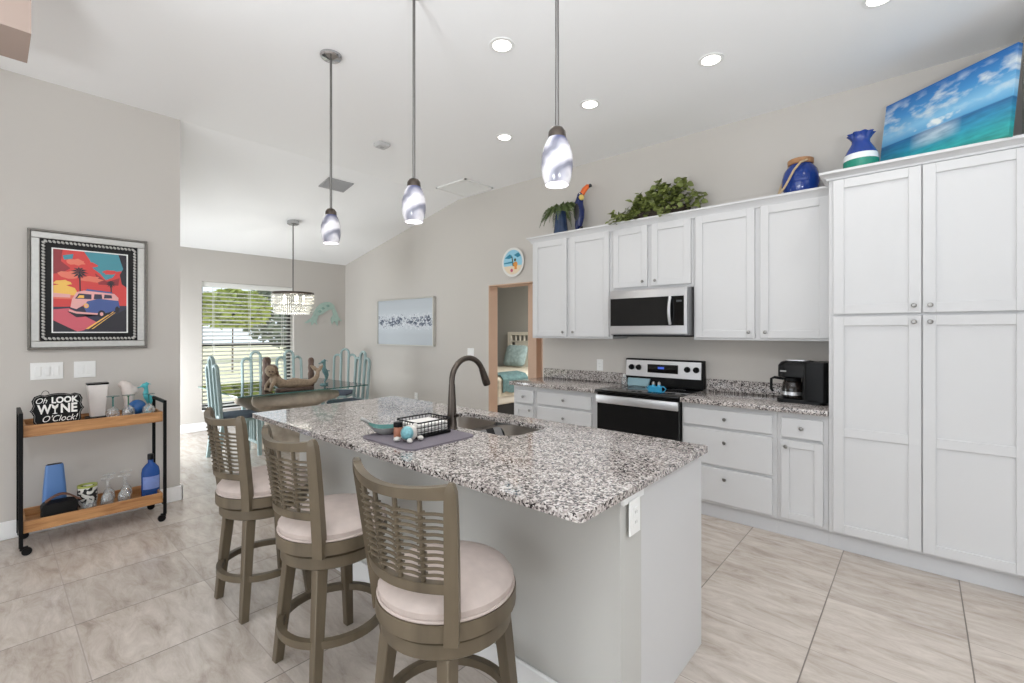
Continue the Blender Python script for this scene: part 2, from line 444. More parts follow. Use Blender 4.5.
# outdoors seen through the window
LAWN = mat('sunlit_lawn', (214, 210, 176), 0.95, noise=0.10, nscale=1.2)
LEAFY = mat('bright_foliage', (168, 178, 92), 0.8, noise=0.3, nscale=2)
LEAFD = mat('dark_foliage', (118, 128, 112), 0.8, noise=0.3, nscale=2)
lawn = struct(M().box(-60, -8.0, -25, 60, -0.2, -0.1), 'ground', LAWN)
def bush(name, c, r, n, mtl, label, seed, cat='bush', trunk=None, group=None):
    rnd = random.Random(seed)
    t = thing(name, label, cat, (c[0], c[1], -0.1), group)
    m = M()
    for k in range(n):
        u = rnd.uniform(-1, 1); a = rnd.uniform(0, 2*PI); q = rnd.random() ** 0.25
        d = Vector((math.sqrt(1-u*u)*math.cos(a), math.sqrt(1-u*u)*math.sin(a), u)) * q
        p = Vector(c) + Vector((d.x*r[0], d.y*r[1], d.z*r[2]))
        s_ = rnd.uniform(0.16, 0.32); e1 = Vector((rnd.uniform(-1,1), rnd.uniform(-1,1), rnd.uniform(-.6,.6))).normalized(); e2 = e1.orthogonal().normalized()
        m.b.faces.new([m.b.verts.new(p + e1*s_), m.b.verts.new(p + e2*s_*.5), m.b.verts.new(p - e1*s_), m.b.verts.new(p - e2*s_*.5)])
    o = m.build('foliage', mtl, t); o['kind'] = 'stuff'
    if trunk:
        M().tube([(c[0], c[1], -0.1), (c[0] + .05, c[1], c[2])], [trunk, trunk * .6], 8).build('trunk', CARVEDK, t)
    return t
bush('garden_tree', (-19.5, 6.1, 2.30), (1.2, 1.30, 0.68), 1500, LEAFY, 'bright yellow-green tree on the lawn outside the nook window', 1, 'tree', 0.035)
bush('roof_stand_in', (-27, 12.3, 2.4), (1.6, 3.6, 2.1), 2200, LEAFD, 'leafy stand-in for the dark house roof outside, right of the yellow-green tree', 2, 'shrub', 0.1)  # leaf cluster standing in for the dark roof of a house

# ================================================================== CABINETS
def door_mb(x0, x1, z0, z1, y, st=0.058, th=0.022, rail=None):
    """shaker door, front face at y"""
    m = M()
    m.box(x0 + st - 0.004, x1 - st + 0.004, y + 0.010, y + th, z0 + st - 0.004, z1 - st + 0.004)
    m.box(x0, x0 + st, y, y + th, z0, z1, 0.0018); m.box(x1 - st, x1, y, y + th, z0, z1, 0.0018)
    m.box(x0 + st, x1 - st, y, y + th, z0, z0 + st, 0.0018); m.box(x0 + st, x1 - st, y, y + th, z1 - st, z1, 0.0018)
    if rail: m.box(x0 + st, x1 - st, y, y + th, rail - st / 2, rail + st / 2, 0.0018)
    return m
def slab_mb(x0, x1, z0, z1, y, th=0.022): return M().box(x0, x1, y, y + th, z0, z1, 0.003)
def knob(x, z, y, parent):
    m = M(); m.lathe([(0.006, 0), (0.005, 0.010), (0.007, 0.013), (0.0125, 0.017), (0.0135, 0.022), (0.0105, 0.026), (0.004, 0.0275)], (x, y, z), 16, axis='y')
    return m.build('knob', KNOB, parent)

UF = 3.93  # upper door front
def upper(label, x0, x1, z0, z1, doors, name='upper_cabinet'):
    t = thing(name, label, 'cabinet', ((x0 + x1) / 2, 4.1, z0), 'white upper cabinets')
    M().box(x0, x1, UF + 0.023, W - 0.004, z0, z1, 0.002).build('carcass', CAB, t)
    for (a, b_, c, d, kx) in doors:
        dd = door_mb(a, b_, c, d, UF).build('door', CAB, t)
        knob(kx, c + 0.045, UF, dd)
    return t
ZT = 2.40
upper('tall white two-door upper cabinet at the left end beside the doorway', -3.190, -2.205, 1.365, ZT + 0.02,
      [(-3.160, -2.725, 1.385, ZT - 0.005, -2.765), (-2.680, -2.235, 1.385, ZT - 0.005, -2.64)])
upper('short white two-door upper cabinet directly above the microwave', -2.203, -1.437, 1.815, ZT + 0.02,
      [(-2.190, -1.845, 1.845, ZT - 0.005, -1.885), (-1.805, -1.455, 1.845, ZT - 0.005, -1.765)])
upper('tall white two-door upper cabinet between the microwave and the pantry', -1.435, -0.452, 1.365, ZT + 0.02,
      [(-1.415, -0.962, 1.385, ZT - 0.005, -1.0), (-0.922, -0.482, 1.385, ZT - 0.005, -0.885)])
m = M()
def crown(m, x0, x1, y, z0, z1, yb, ret=True):
    pr = [(0.0, 0.0), (0.012, 0.0), (0.014, 0.012), (0.040, (z1 - z0) - 0.018), (0.048, (z1 - z0) - 0.016), (0.048, z1 - z0), (0.0, z1 - z0)]
    r0 = [(x0 - (p_[0] if ret else 0), y - p_[0], z0 + p_[1]) for p_ in pr]; r1 = [(x1 + 0.0, y - p_[0], z0 + p_[1]) for p_ in pr]
    if ret:
        rb = [(x0 - p_[0], yb, z0 + p_[1]) for p_ in pr]; m.rings([rb, r0, r1])
    else: m.rings([r0, r1])
crown(m, -3.190, -0.452, UF + 0.023, ZT - 0.004, ZT + 0.062, W)
m.box(-3.190, -0.452, UF + 0.02, W, ZT + 0.044, ZT + 0.060)
solo(m, 'crown_molding', CAB, 'white crown molding running along the top of the upper cabinets', 'molding')

# pantry
PX0, PX1, PF = -0.452, 0.470, 3.645
t = thing('pantry_cabinet', 'full height white pantry cabinet with four shaker doors', 'cabinet', (0.01, 3.95, 0))
M().box(PX0 + 0.001, PX1, PF + 0.023, W - 0.004, 0.112, 2.44, 0.002).build('carcass', CAB, t)
for (a, b_, kx) in ((-0.425, 0.006, -0.027), (0.012, 0.445, 0.045)):
    d = door_mb(a, b_, 1.547, 2.418, PF).build('door', CAB, t); knob(kx, 1.590, PF, d)
    d = door_mb(a, b_, 0.130, 1.530, PF, rail=0.785).build('door', CAB, t); knob(kx, 1.492, PF, d)
M().box(PX0, PX1, 3.71, 3.73, 0, 0.112).build('toe_kick', KICK, t)
m = M(); crown(m, PX0, PX1, PF + 0.023, 2.425, 2.478, W); m.box(PX0, PX1, PF + 0.02, W, 2.46, 2.476)
m.build('crown', CAB, t)

# base cabinets
BF = 3.66
def base(label, x0, x1, fronts, name='base_cabinet'):
    t = thing(name, label, 'cabinet', ((x0 + x1) / 2, 3.95, 0), 'white base cabinets')
    M().box(x0, x1, BF + 0.023, W - 0.004, 0.112, 0.8755, 0.002).build('carcass', CAB, t)
    for kind, a, b_, c, d, kx, kz in fronts:
        if kind == 'drawer': o = slab_mb(a, b_, c, d, BF).build('drawer', CAB, t)
        else: o = door_mb(a, b_, c, d, BF, 0.05).build('door', CAB, t)
        knob(kx, kz, BF, o)
    M().box(x0, x1, 3.715, 3.735, 0, 0.112).build('toe_kick', KICK, t)
    return t
base('white three-drawer base cabinet just right of the range', -1.432, -0.756,
     [('drawer', -1.415, -0.783, 0.708, 0.838, -1.10, 0.775), ('drawer', -1.415, -0.783, 0.418, 0.684, -1.10, 0.60), ('drawer', -1.415, -0.783, 0.135, 0.394, -1.10, 0.325)])
base('narrow white base cabinet with drawer and door beside the pantry', -0.755, -0.453,
     [('drawer', -0.727, -0.482, 0.703, 0.838, -0.605, 0.775), ('door', -0.727, -0.482, 0.139, 0.683, -0.697, 0.640)])
base('narrow white base cabinet at the left end by the doorway', -3.225, -2.921,
     [('drawer', -3.200, -2.948, 0.695, 0.835, -3.075, 0.765), ('door', -3.200, -2.948, 0.139, 0.672, -2.985, 0.632)])
base('wide white drawer base cabinet just left of the range', -2.920, -2.198,
     [('drawer', -2.893, -2.262, 0.708, 0.835, -2.57, 0.775), ('drawer', -2.893, -2.262, 0.418, 0.684, -2.57, 0.60), ('drawer', -2.893, -2.262, 0.135, 0.394, -2.57, 0.325)])
def counter(label, x0, x1, sx1):
    t = thing('countertop', label, 'countertop', ((x0 + x1) / 2, 3.95, 0.876), 'granite wall counters')
    M().box(x0, x1, 3.628, W, 0.876, 0.914, 0.006, 2).build('slab', GRAN, t)
    M().box(x0, x1, W - 0.022, W, 0.914, 1.016, 0.003).build('backsplash', GRAN, t)
counter('speckled granite countertop with backsplash, right of the range', -1.430, -0.453, 0)
counter('speckled granite countertop with backsplash, left of the range', -3.250, -2.200, 0)

# ================================================================== ISLAND
IX0, IX1, IY0, IY1 = -3.196, -0.720, 1.108, 2.172
SX0, SX1, SY0, SY1 = -2.245, -1.505, 1.695, 2.035
def rrect(x0, x1, y0, y1, r, n=6):
    P_ = []
    for cx, cy, a0 in ((x1 - r, y1 - r, 0), (x0 + r, y1 - r, 90), (x0 + r, y0 + r, 180), (x1 - r, y0 + r, 270)):
        for k in range(n + 1):
            a = math.radians(a0 + 90 * k / n); P_.append((cx + r * math.cos(a), cy + r * math.sin(a)))
    return P_
def plate_with_hole(outer, inner, z0, z1):
    m = M(); b = m.b
    for z in (z0, z1):
        vs = []
        for loop in (outer, inner):
            L_ = [b.verts.new((p_[0], p_[1], z)) for p_ in loop]; vs.append(L_)
            for i in range(len(L_)): b.edges.new((L_[i], L_[(i + 1) % len(L_)]))
        es = [e for e in b.edges if abs(e.verts[0].co.z - z) < 1e-6 and abs(e.verts[1].co.z - z) < 1e-6]
        bmesh.ops.triangle_fill(b, use_beauty=True, use_dissolve=False, edges=es)
        if z == z0: low = vs
        else: top = vs
    for l0, l1 in zip(low, top):
        for i in range(len(l0)):
            j = (i + 1) % len(l0); m._f([l0[i], l0[j], l1[j], l1[i]])
    return m
sink_loop = rrect(SX0, SX1, SY0, SY1, 0.10, 8)
ct = solo(plate_with_hole(rrect(IX0, IX1, IY0, IY1, 0.022, 5), sink_loop, 0.887, 0.914), 'island_countertop', GRAN,
     'long polished speckled granite island countertop with sink cutout', 'countertop')
md = ct.modifiers.new('bevel', 'BEVEL'); md.width = 0.004; md.segments = 2; md.limit_method = 'ANGLE'; md.angle_limit = math.radians(50)
t = thing('kitchen_island', 'island base with grey knee wall and white end panel under the granite', 'kitchen island', (-1.95, 1.77, 0))
M().box(-3.165, -0.757, 1.400, 1.548, 0, 0.8868).build('knee_wall', KNEE, t)
m = M(); m.box(-3.165, -2.30, 1.549, 2.145, 0.10, 0.8868); m.box(-1.45, -0.778, 1.549, 2.145, 0.10, 0.8868); m.box(-2.30, -1.45, 1.549, 2.145, 0.10, 0.62); m.box(-2.30, -1.45, 2.06, 2.145, 0.62, 0.8868)
m.box(-3.165, -0.778, 1.549, 2.07, 0, 0.10)
m.build('cabinet_body', CAB, t)
M().box(-0.777, -0.752, 1.549, 2.165, 0, 0.8868, 0.002).build('end_panel', CAB, t)
m = M(); m.box(-0.757, -0.750, 1.396, 1.549, 0, 0.8868); m.build('corner_trim', KNEE, t)
m = M(); m.box(-3.165, -0.7495, 1.382, 1.400, 0, 0.135, 0.006); m.build('baseboard', TRIM, t)
m = M(); m.box(-0.757, -0.738, 1.400, 1.549, 0.850, 0.8868, 0.003); m.build('support_cleat', TRIM, t)

def outlet(name, label, c, axis, gangs=1, kind='outlet', w=None, h=0.118):
    """cover plate; axis = outward normal"""
    w = w or (0.072 if gangs == 1 else 0.046 * gangs + 0.03)
    t = thing(name, label, kind, (c[0], c[1], c[2] - h / 2))
    def bx(a0, a1, d0, d1, z0, z1, bev=0):
        m = M()
        if axis == '+x': m.box(c[0] + d0, c[0] + d1, c[1] + a0, c[1] + a1, z0, z1, bev)
        else: m.box(c[0] + a0, c[0] + a1, c[1] - d1, c[1] - d0, z0, z1, bev)
        return m
    bx(-w / 2, w / 2, 0, 0.006, c[2] - h / 2, c[2] + h / 2, 0.002).build('cover_plate', WHITE, t)
    for g in range(gangs):
        a = (g - (gangs - 1) / 2) * 0.046
        if kind == 'light switch':
            bx(a - 0.016, a + 0.016, 0.006, 0.010, c[2] - 0.034, c[2] + 0.034, 0.002).build('rocker', WHITE, t)
        else:
            r = bx(a - 0.016, a + 0.016, 0.006, 0.009, c[2] - 0.034, c[2] + 0.034, 0.002).build('receptacle', WHITE, t)
            m = M()
            for zz in (-0.018, 0.016):
                for q in (-0.006, 0.005):
                    mm = (c[0] + 0.0092, c[1] + a + q) if axis == '+x' else (c[0] + a + q, c[1] - 0.0092)
                    if axis == '+x': m.box(mm[0] - 0.0005, mm[0], mm[1], mm[1] + 0.0014, c[2] + zz - 0.004, c[2] + zz + 0.006)
                    else: m.box(mm[0], mm[0] + 0.0014, mm[1], mm[1] + 0.0005, c[2] + zz - 0.004, c[2] + zz + 0.006)
            m.build('slots', BLACKP, r)
    return t
outlet('power_outlet', 'white power outlet on the end of the island', (-0.7385 + 0.0006, 1.468, 0.80), '+x', h=0.12, w=0.078)
outlet('power_outlet', 'white power outlet on the wall left of the range', (-2.523, W, 1.084), '-y')
outlet('light_switch', 'white double switch plate on the wall beside the doorway', (-4.49, W, 1.155), '-y', 2, 'light switch', h=0.12)
outlet('power_outlet', 'low white outlet on the wall behind the island granite', (-5.68, W, 0.46), '-y')
outlet('light_switch', 'white triple rocker switch plate, left one under the framed picture', (XL, 0.278, 1.15), '+x', 3, 'light switch', h=0.122)
outlet('light_switch', 'white double rocker switch plate, right one under the framed picture', (XL, 0.480, 1.15), '+x', 2, 'light switch', h=0.122)

# sink
SINKM = mat('sink_steel', (178, 170, 162), 0.32, 0.95)
t = thing('kitchen_sink', 'double bowl stainless undermount sink in the island', 'sink', (-1.87, 1.87, 0.70))
def basin(x0, x1, y0, y1, r):
    m = M(); rr = []
    for (z, ins, rad) in ((0.8865, 0, r), (0.74, 0.010, r * 0.9), (0.705, 0.03, r * 0.8), (0.70, 0.07, r * .5)):
        rr.append([(p_[0], p_[1], z) for p_ in rrect(x0 + ins, x1 - ins, y0 + ins, y1 - ins, max(rad, 0.02), 6)])
    m.rings(rr, False, True)
    return m
for a, b_ in ((SX0 - 0.008, -1.885), (-1.855, SX1 + 0.008)):
    bo = basin(a, b_, SY0 - 0.008, SY1 + 0.008, 0.09).build('basin', SINKM, t)
    M().lathe([(0.045, 0.0), (0.045, 0.003), (0.03, 0.004), (0.026, 0.001)], ((a + b_) / 2, 1.86, 0.7005), 20).build('drain', KNOB, bo)
M().box(-1.886, -1.854, SY0 + 0.0, SY1 - 0.0, 0.74, 0.8705, 0.008, 2).build('divider', SINKM, t)
# checked towel over the divider
def check_mat():
    m_, N, L, P = nm('checked_towel')
    tc = N.new('ShaderNodeTexCoord'); mp = N.new('ShaderNodeMapping'); mp.inputs['Location'].default_value = (0.05, 0.05, 0.03)
    L.new(tc.outputs['Object'], mp.inputs[0])
    def ck(v, s):
        n = N.new('ShaderNodeMath'); n.operation = 'MULTIPLY'; n.inputs[1].default_value = s; L.new(v, n.inputs[0])
        f = N.new('ShaderNodeMath'); f.operation = 'FRACT'; L.new(n.outputs[0], f.inputs[0])
        g = N.new('ShaderNodeMath'); g.operation = 'GREATER_THAN'; g.inputs[1].default_value = 0.5; L.new(f.outputs[0], g.inputs[0]); return g.outputs[0]
    sp = N.new('ShaderNodeSeparateXYZ'); L.new(mp.outputs[0], sp.inputs[0])
    q = N.new('ShaderNodeMath'); q.operation = 'ADD'; L.new(sp.outputs[0], q.inputs[0]); L.new(sp.outputs[2], q.inputs[1])
    ad = N.new('ShaderNodeMath'); ad.operation = 'ADD'; L.new(ck(sp.outputs[1], 8.5), ad.inputs[0]); L.new(ck(q.outputs[0], 8.5), ad.inputs[1])
    r = N.new('ShaderNodeValToRGB'); r.color_ramp.interpolation = 'CONSTANT'; el = r.color_ramp.elements
    el[0].position = 0; el[0].color = s2l((232, 230, 228)); el[1].position = 0.25; el[1].color = s2l((120, 118, 118)); e = el.new(0.75); e.color = s2l((26, 25, 26))
    h = N.new('ShaderNodeMath'); h.operation = 'MULTIPLY'; h.inputs[1].default_value = 0.5; L.new(ad.outputs[0], h.inputs[0])
    L.new(h.outputs[0], r.inputs[0]); L.new(r.outputs[0], P.inputs['Base Color']); P.inputs['Roughness'].default_value = 0.9
    return m_
m = M(); rr = []
for k in range(13):
    y = 1.72 + 0.285 * k / 12; w_ = 0.004 * math.sin(k * 1.3)
    rr.append([(-1.925 + w_, y, 0.775), (-1.893, y, 0.872), (-1.885, y, 0.8785), (-1.855, y, 0.8785), (-1.845, y, 0.870), (-1.79 + w_, y, 0.75), (-1.796 + w_, y, 0.748), (-1.850, y, 0.866), (-1.857, y, 0.8715), (-1.883, y, 0.8715), (-1.888, y, 0.868), (-1.919 + w_, y, 0.775)])
m.rings(rr)
solo(m, 'dish_towel', check_mat(), 'black and white checked towel draped over the sink divider', 'towel')
# faucet
t = thing('kitchen_faucet', 'tall dark bronze gooseneck faucet standing at the island sink', 'faucet', (-1.874, 1.637, 0.914))
M().lathe([(0.030, 0), (0.031, 0.006), (0.027, 0.012), (0.0255, 0.05), (0.021, 0.16), (0.0165, 0.24)], (-1.874, 1.637, 0.914), 24).build('body', BRONZE, t)
pts = [(-1.874, 1.637, 1.14)]; cy, cz, R = 1.755, 1.170, 0.118
for k in range(0, 17):
    a = PI - k * math.radians(155) / 16
    pts.append((-1.874, cy + R * math.cos(a), cz + R * math.sin(a)))
M().tube(pts, 0.0155, 14).build('neck', BRONZE, t)
e = Vector(pts[-1]); d = Vector((0, math.sin(math.radians(25)), -math.cos(math.radians(25))))
M().tube([e - d * .004, e + d * 0.02, e + d * 0.085, e + d * 0.10], [0.017, 0.0185, 0.023, 0.021], 16).build('spray_head', BRONZE, t)
m = M(); m.tube([(-1.874 + 0.02, 1.637, 0.985), (-1.82, 1.637, 0.995)], [0.009, 0.008], 10); m.build('lever', BRONZE, t)

# items on the island
MATG = mat('grey_dish_mat', (112, 106, 114), 0.95, bump=0.3, bscale=300)
solo(M().rings([[(p_[0], p_[1], z) for p_ in rrect(-2.06, -1.645, 1.200, 1.605, 0.05)] for z in (0.914, 0.922)]), 'dish_mat', MATG,
     'dark grey drying mat lying beside the faucet', 'mat')
ZM = 0.9222
# boat-like fish dish
GLZ = mat('grey_glazed_ceramic', (168, 168, 166), 0.25, noise=0.1, nscale=20); TGL = mat('teal_glaze', (66, 116, 112), 0.15, noise=0.15, nscale=30)
t = thing('fish_dish', 'grey glazed fish shaped dish with teal inside, left on the mat', 'dish', (-2.01, 1.33, ZM))
def dish_ring(z, a, b_, inset=0):
    P_ = []
    for k in range(28):
        th = 2*PI*k/28; x, y = a * math.cos(th), b_ * math.sin(th)
        lift = 0.045 * (abs(math.cos(th)) ** 3) * (z / 0.06)
        P_.append((x, y, z + lift))
    return P_
m = M(); rr = [dish_ring(0.0, 0.04, 0.03), dish_ring(0.012, 0.065, 0.042), dish_ring(0.035, 0.092, 0.058), dish_ring(0.052, 0.110, 0.068)]
m.rings(rr, True, False)
m.tube([(0.098, 0, 0.085), (0.125, 0.02, 0.11), (0.135, 0.05, 0.118)], [0.012, 0.009, 0.003], 8); m.tube([(0.098, 0, 0.085), (0.125, -0.02, 0.105), (0.14, -0.045, 0.11)], [0.012, 0.009, 0.003], 8)
mt = Matrix.Translation((-2.01, 1.32, ZM)) @ Matrix.Rotation(math.radians(232), 4, 'Z') @ Matrix.Diagonal((0.88, 0.88, 0.70, 1))
m.xf(mt); m.build('bowl', GLZ, t)
m = M(); m.rings([dish_ring(0.014, 0.05, 0.034), dish_ring(0.034, 0.086, 0.053), dish_ring(0.050, 0.104, 0.063)], True, False); m.xf(mt); m.build('glaze', TGL, t)
# spice jar
t = thing('spice_jar', 'small brown spice jar with black lid on the mat', 'jar', (-1.885, 1.305, ZM))
M().lathe([(0.019, 0), (0.021, 0.003), (0.021, 0.048), (0.018, 0.054)], (-1.885, 1.305, ZM), 20).build('body', mat('cinnamon', (168, 112, 88), 0.3), t)
M().lathe([(0.0215, 0.054), (0.022, 0.056), (0.022, 0.074), (0.020, 0.077)], (-1.885, 1.305, ZM), 20).build('lid', BLACKP, t)
# ceramic sea turtle sponge holder
t = thing('turtle_sponge_holder', 'white ceramic turtle scrubber holder with teal shell on the mat', 'sponge holder', (-1.79, 1.30, ZM))
TW = mat('cream_ceramic', (196, 192, 186), 0.3); TT = mat('turquoise_ceramic', (112, 164, 172), 0.35, noise=0.5, nscale=90)
m = M(); m.ell((-1.79, 1.30, ZM + 0.037), (0.036, 0.04, 0.038)); m.ell((-1.822, 1.255, ZM + 0.012), (0.017, 0.017, 0.012)); m.ell((-1.755, 1.34, ZM + 0.014), (0.018, 0.014, 0.012)); m.ell((-1.75, 1.275, ZM + 0.012), (0.015, 0.015, 0.011)); m.ell((-1.79, 1.335, ZM + 0.066), (0.015, 0.014, 0.014))
m.build('body', TW, t, rem=0.004)
m = M(); m.ell((-1.782, 1.284, ZM + 0.041), (0.033, 0.030, 0.032)); m.build('shell', TT, t)
# wire dish rack
t = thing('dish_rack', 'small black wire basket holding a folded white cloth', 'dish rack', (-1.865, 1.44, ZM))
rx0, rx1, ry0, ry1, rz0, rz1 = -1.965, -1.785, 1.345, 1.555, ZM + 0.004, ZM + 0.075
fr = M(); fr.box(rx0, rx1, ry0, ry1, ZM, ZM + 0.016, 0.004)
fr.build('tray', BLACKP, t)
m = M()
loop = [(rx0, ry0), (rx1, ry0), (rx1, ry1), (rx0, ry1)]
m.tube([(a, b_, rz1) for a, b_ in rrect(rx0, rx1, ry0, ry1, 0.02, 4)], 0.0035, 6, True)
m.tube([(a, b_, rz1 - 0.024) for a, b_ in rrect(rx0, rx1, ry0, ry1, 0.02, 4)], 0.0018, 6, True)
m.tube([(a, b_, rz1 - 0.045) for a, b_ in rrect(rx0, rx1, ry0, ry1, 0.02, 4)], 0.0018, 6, True)
for k in range(1, 9):
    x = rx0 + (rx1 - rx0) * k / 9
    for y in (ry0, ry1): m.cyl((x, y, ZM + 0.012), (x, y, rz1), 0.0016, n=6)
for k in range(1, 10):
    y = ry0 + (ry1 - ry0) * k / 10
    for x in (rx0, rx1): m.cyl((x, y, ZM + 0.012), (x, y, rz1), 0.0016, n=6)
m.build('wire_basket', BLACKM, t)
m = M()
for k in range(3): m.box(rx0 + 0.012, rx1 - 0.012, ry0 + 0.012, ry1 - 0.012, ZM + 0.017 + k * 0.015, ZM + 0.031 + k * 0.015, 0.006, 2)
solo(m, 'folded_cloth', mat('white_cotton', (228, 226, 222), 0.9), 'folded white cloth lying inside the black wire basket', 'cloth')

# ================================================================== BAR STOOLS
def make_stool(loc, rz, label):
    t = thing('bar_stool', label, 'bar stool', (0, 0, 0), 'swivel counter stools along the island')
    kw = dict(world=False)
    m = M(); m.lathe([(0.02, 0.600), (0.205, 0.600), (0.219, 0.612), (0.221, 0.630), (0.205, 0.650), (0.165, 0.664), (0.09, 0.672), (0.0, 0.674)][0:7] + [(0.02, 0.674)], n=40)
    cu = m.build('cushion', FABRIC, t, **kw)
    m = M(); m.tube([(0.2205 * math.cos(a), 0.2205 * math.sin(a), 0.607) for a in [2*PI*k/48 for k in range(48)]], 0.005, 8, True); m.build('piping', FABRIC, cu, **kw)
    M().arcbox(0.2105, 0, 2*PI, 0.036, 0.552, 0.602, 40, closed=True).build('seat_ring', STOOLW, t, **kw)
    m = M(); m.lathe([(0.04, 0.540), (0.19, 0.540), (0.19, 0.600), (0.04, 0.600)], n=32); m.build('swivel_plate', BLACKM, t, **kw)
    m = M(); m.lathe([(0.10, 0.488), (0.205, 0.488), (0.212, 0.494), (0.212, 0.536), (0.205, 0.541), (0.10, 0.541)], n=40); m.build('apron', STOOLW, t, **kw)
    for sx, sy in ((-1, -1), (1, -1), (1, 1), (-1, 1)):
        tx, ty, bx_, by_ = sx * 0.128, sy * 0.128, sx * 0.168, sy * 0.168
        a, b_ = 0.024, 0.018
        m = M(); m.hexa([(bx_ - b_, by_ - b_, 0), (bx_ + b_, by_ - b_, 0), (bx_ + b_, by_ + b_, 0), (bx_ - b_, by_ + b_, 0)],
                        [(tx - a, ty - a, 0.49), (tx + a, ty - a, 0.49), (tx + a, ty + a, 0.49), (tx - a, ty + a, 0.49)])
        bmesh.ops.bevel(m.b, geom=list(m.b.edges), offset=0.003, segments=1, affect='EDGES')
        m.build('leg', STOOLW, t, **kw)
    M().arcbox(0.212, 0, 2*PI, 0.026, 0.185, 0.215, 48, closed=True).build('foot_ring', STOOLW, t, **kw)
    # curved, slightly flared and reclined back: u runs left to right, z up
    def bk(u, z, off=0.0):
        h = (z - 0.56) / 0.46; q = 2 * u - 1
        x = q * (0.166 + 0.044 * h); y = -0.148 - 0.052 * max(0, h) ** 1.15 - 0.062 * (1 - q * q)
        n_ = Vector((0.66 * q, -1.0)).normalized()      # outward
        return Vector((x + n_.x * off, y + n_.y * off, z)), n_
    for u in (0.0, 1.0):
        m = M(); rr = []
        for z, wd, dp in ((0.545, 0.021, 0.019), (0.62, 0.021, 0.019), (0.80, 0.020, 0.018), (0.93, 0.019, 0.017), (0.995, 0.017, 0.016), (1.018, 0.012, 0.013), (1.026, 0.006, 0.008)):
            p_, n_ = bk(u, z); tx = Vector((-n_.y, n_.x, 0)); nn = Vector((n_.x, n_.y, 0))
            rr.append([p_ - tx * wd - nn * dp, p_ - tx * wd + nn * dp, p_ + tx * wd + nn * dp, p_ + tx * wd - nn * dp])
        m.rings(rr); m.build('back_post', STOOLW, t, **kw)
    def rail(z0f, z1f, th, off=0.0):
        m = M(); rr = []
        for k in range(29):
            u = k / 28; rr.append([bk(u, z0f(u), off - th)[0], bk(u, z0f(u), off + th)[0], bk(u, z1f(u), off + th)[0], bk(u, z1f(u), off - th)[0]])
        return m.rings(rr)
    rail(lambda u: 0.970 + 0.010 * (2*u-1)**2, lambda u: 1.000 + 0.020 * (2*u-1)**2, 0.0125).build('top_rail', STOOLW, t, **kw)
    rail(lambda u: 0.700, lambda u: 0.731, 0.012).build('bottom_rail', STOOLW, t, **kw)
    zrow = [0.750 + k * 0.0202 for k in range(10)]
    for u in (0.17, 0.385, 0.60, 0.80):
        m = M(); m.cyl(bk(u, 0.725)[0], bk(u, 0.976)[0], 0.0075, n=10)
        for z in zrow:
            p_, n_ = bk(u, z); tx = Vector((-n_.y, n_.x, 0)); nn = Vector((n_.x, n_.y, 0))
            m.tube([p_ + nn * 0.0115 * math.cos(th) + tx * 0.0115 * math.sin(th) + Vector((0, 0, 0.005 * math.sin(th))) for th in [2*PI*i/8 for i in range(8)]], 0.0034, 5, True)
        m.build('spindle', STOOLW, t, **kw)
    for k, z in enumerate(zrow):
        pts = []
        for i in range(41):
            u = i / 40; pts.append(bk(u, z, 0.0035 * math.cos(PI * u * 10))[0])
        M().tube(pts, 0.0052, 6).build('woven_rod', STOOLW, t, **kw)
    t.location = loc; t.rotation_euler = (0, 0, rz); ORG[t] = Vector(loc)
    return t
st = make_stool((-1.175, 1.005, 0), math.radians(5), 'nearest bar stool at the island, round beige seat fully in view')
for loc, rz, lb in (((-1.935, 1.005, 0), math.radians(1), 'middle one of the three woven-back bar stools at the island'),
                    ((-2.675, 0.995, 0), math.radians(2), 'farthest woven-back bar stool, nearest the dining table')):
    c = copy_tree(st); c.location = loc; c.rotation_euler = (0, 0, rz); relabel(c, lb)


# ================================================================== APPLIANCES
# over-the-range microwave
t = thing('microwave', 'stainless over-the-range microwave with black glass door', 'microwave', (-1.82, 4.05, 1.40))
mx0, mx1, my, mz0, mz1 = -2.183, -1.455, 3.85, 1.402, 1.812
M().box(mx0, mx1, my + 0.03, W - 0.004, mz0, mz1, 0.003).build('body', mat('grey_steel_case', (150, 150, 152), 0.45, 0.2), t)
m = M(); m.box(mx0, mx1, my, my + 0.03, mz0 + 0.012, mz0 + 0.085, 0.002); m.box(mx0, mx1, my, my + 0.03, mz1 - 0.075, mz1, 0.002)
m.box(mx0, mx0 + 0.012, my, my + 0.03, mz0 + 0.085, mz1 - 0.075); m.box(mx1 - 0.026, mx1, my, my + 0.03, mz0 + 0.085, mz1 - 0.075)
m.build('front_frame', STEEL, t)
M().box(mx0 + 0.012, mx1 - 0.026, my + 0.001, my + 0.03, mz0 + 0.085, mz1 - 0.075).build('door_glass', BLACKG, t)
m = M(); pts = []
for k in range(9):
    u = k / 8; pts.append((-1.595, my - 0.012 - 0.026 * math.sin(PI * u), mz0 + 0.095 + u * 0.235))
m.tube(pts, 0.013, 10); m.cyl((-1.595, my, mz0 + 0.105), (-1.595, my - 0.016, mz0 + 0.105), 0.010); m.cyl((-1.595, my, mz0 + 0.32), (-1.595, my - 0.016, mz0 + 0.32), 0.010)
m.build('handle', SATIN, t)
m = M(); m.box(-1.545, -1.50, my - 0.0006, my + 0.001, mz1 - 0.125, mz1 - 0.110); m.build('display', mat('dim_display', (70, 74, 78), 0.3), t)
M().box(mx0 + 0.03, mx1 - 0.03, my + 0.02, W - 0.03, mz0 - 0.012, mz0 + 0.001).build('grease_vent', BLACKM, t)

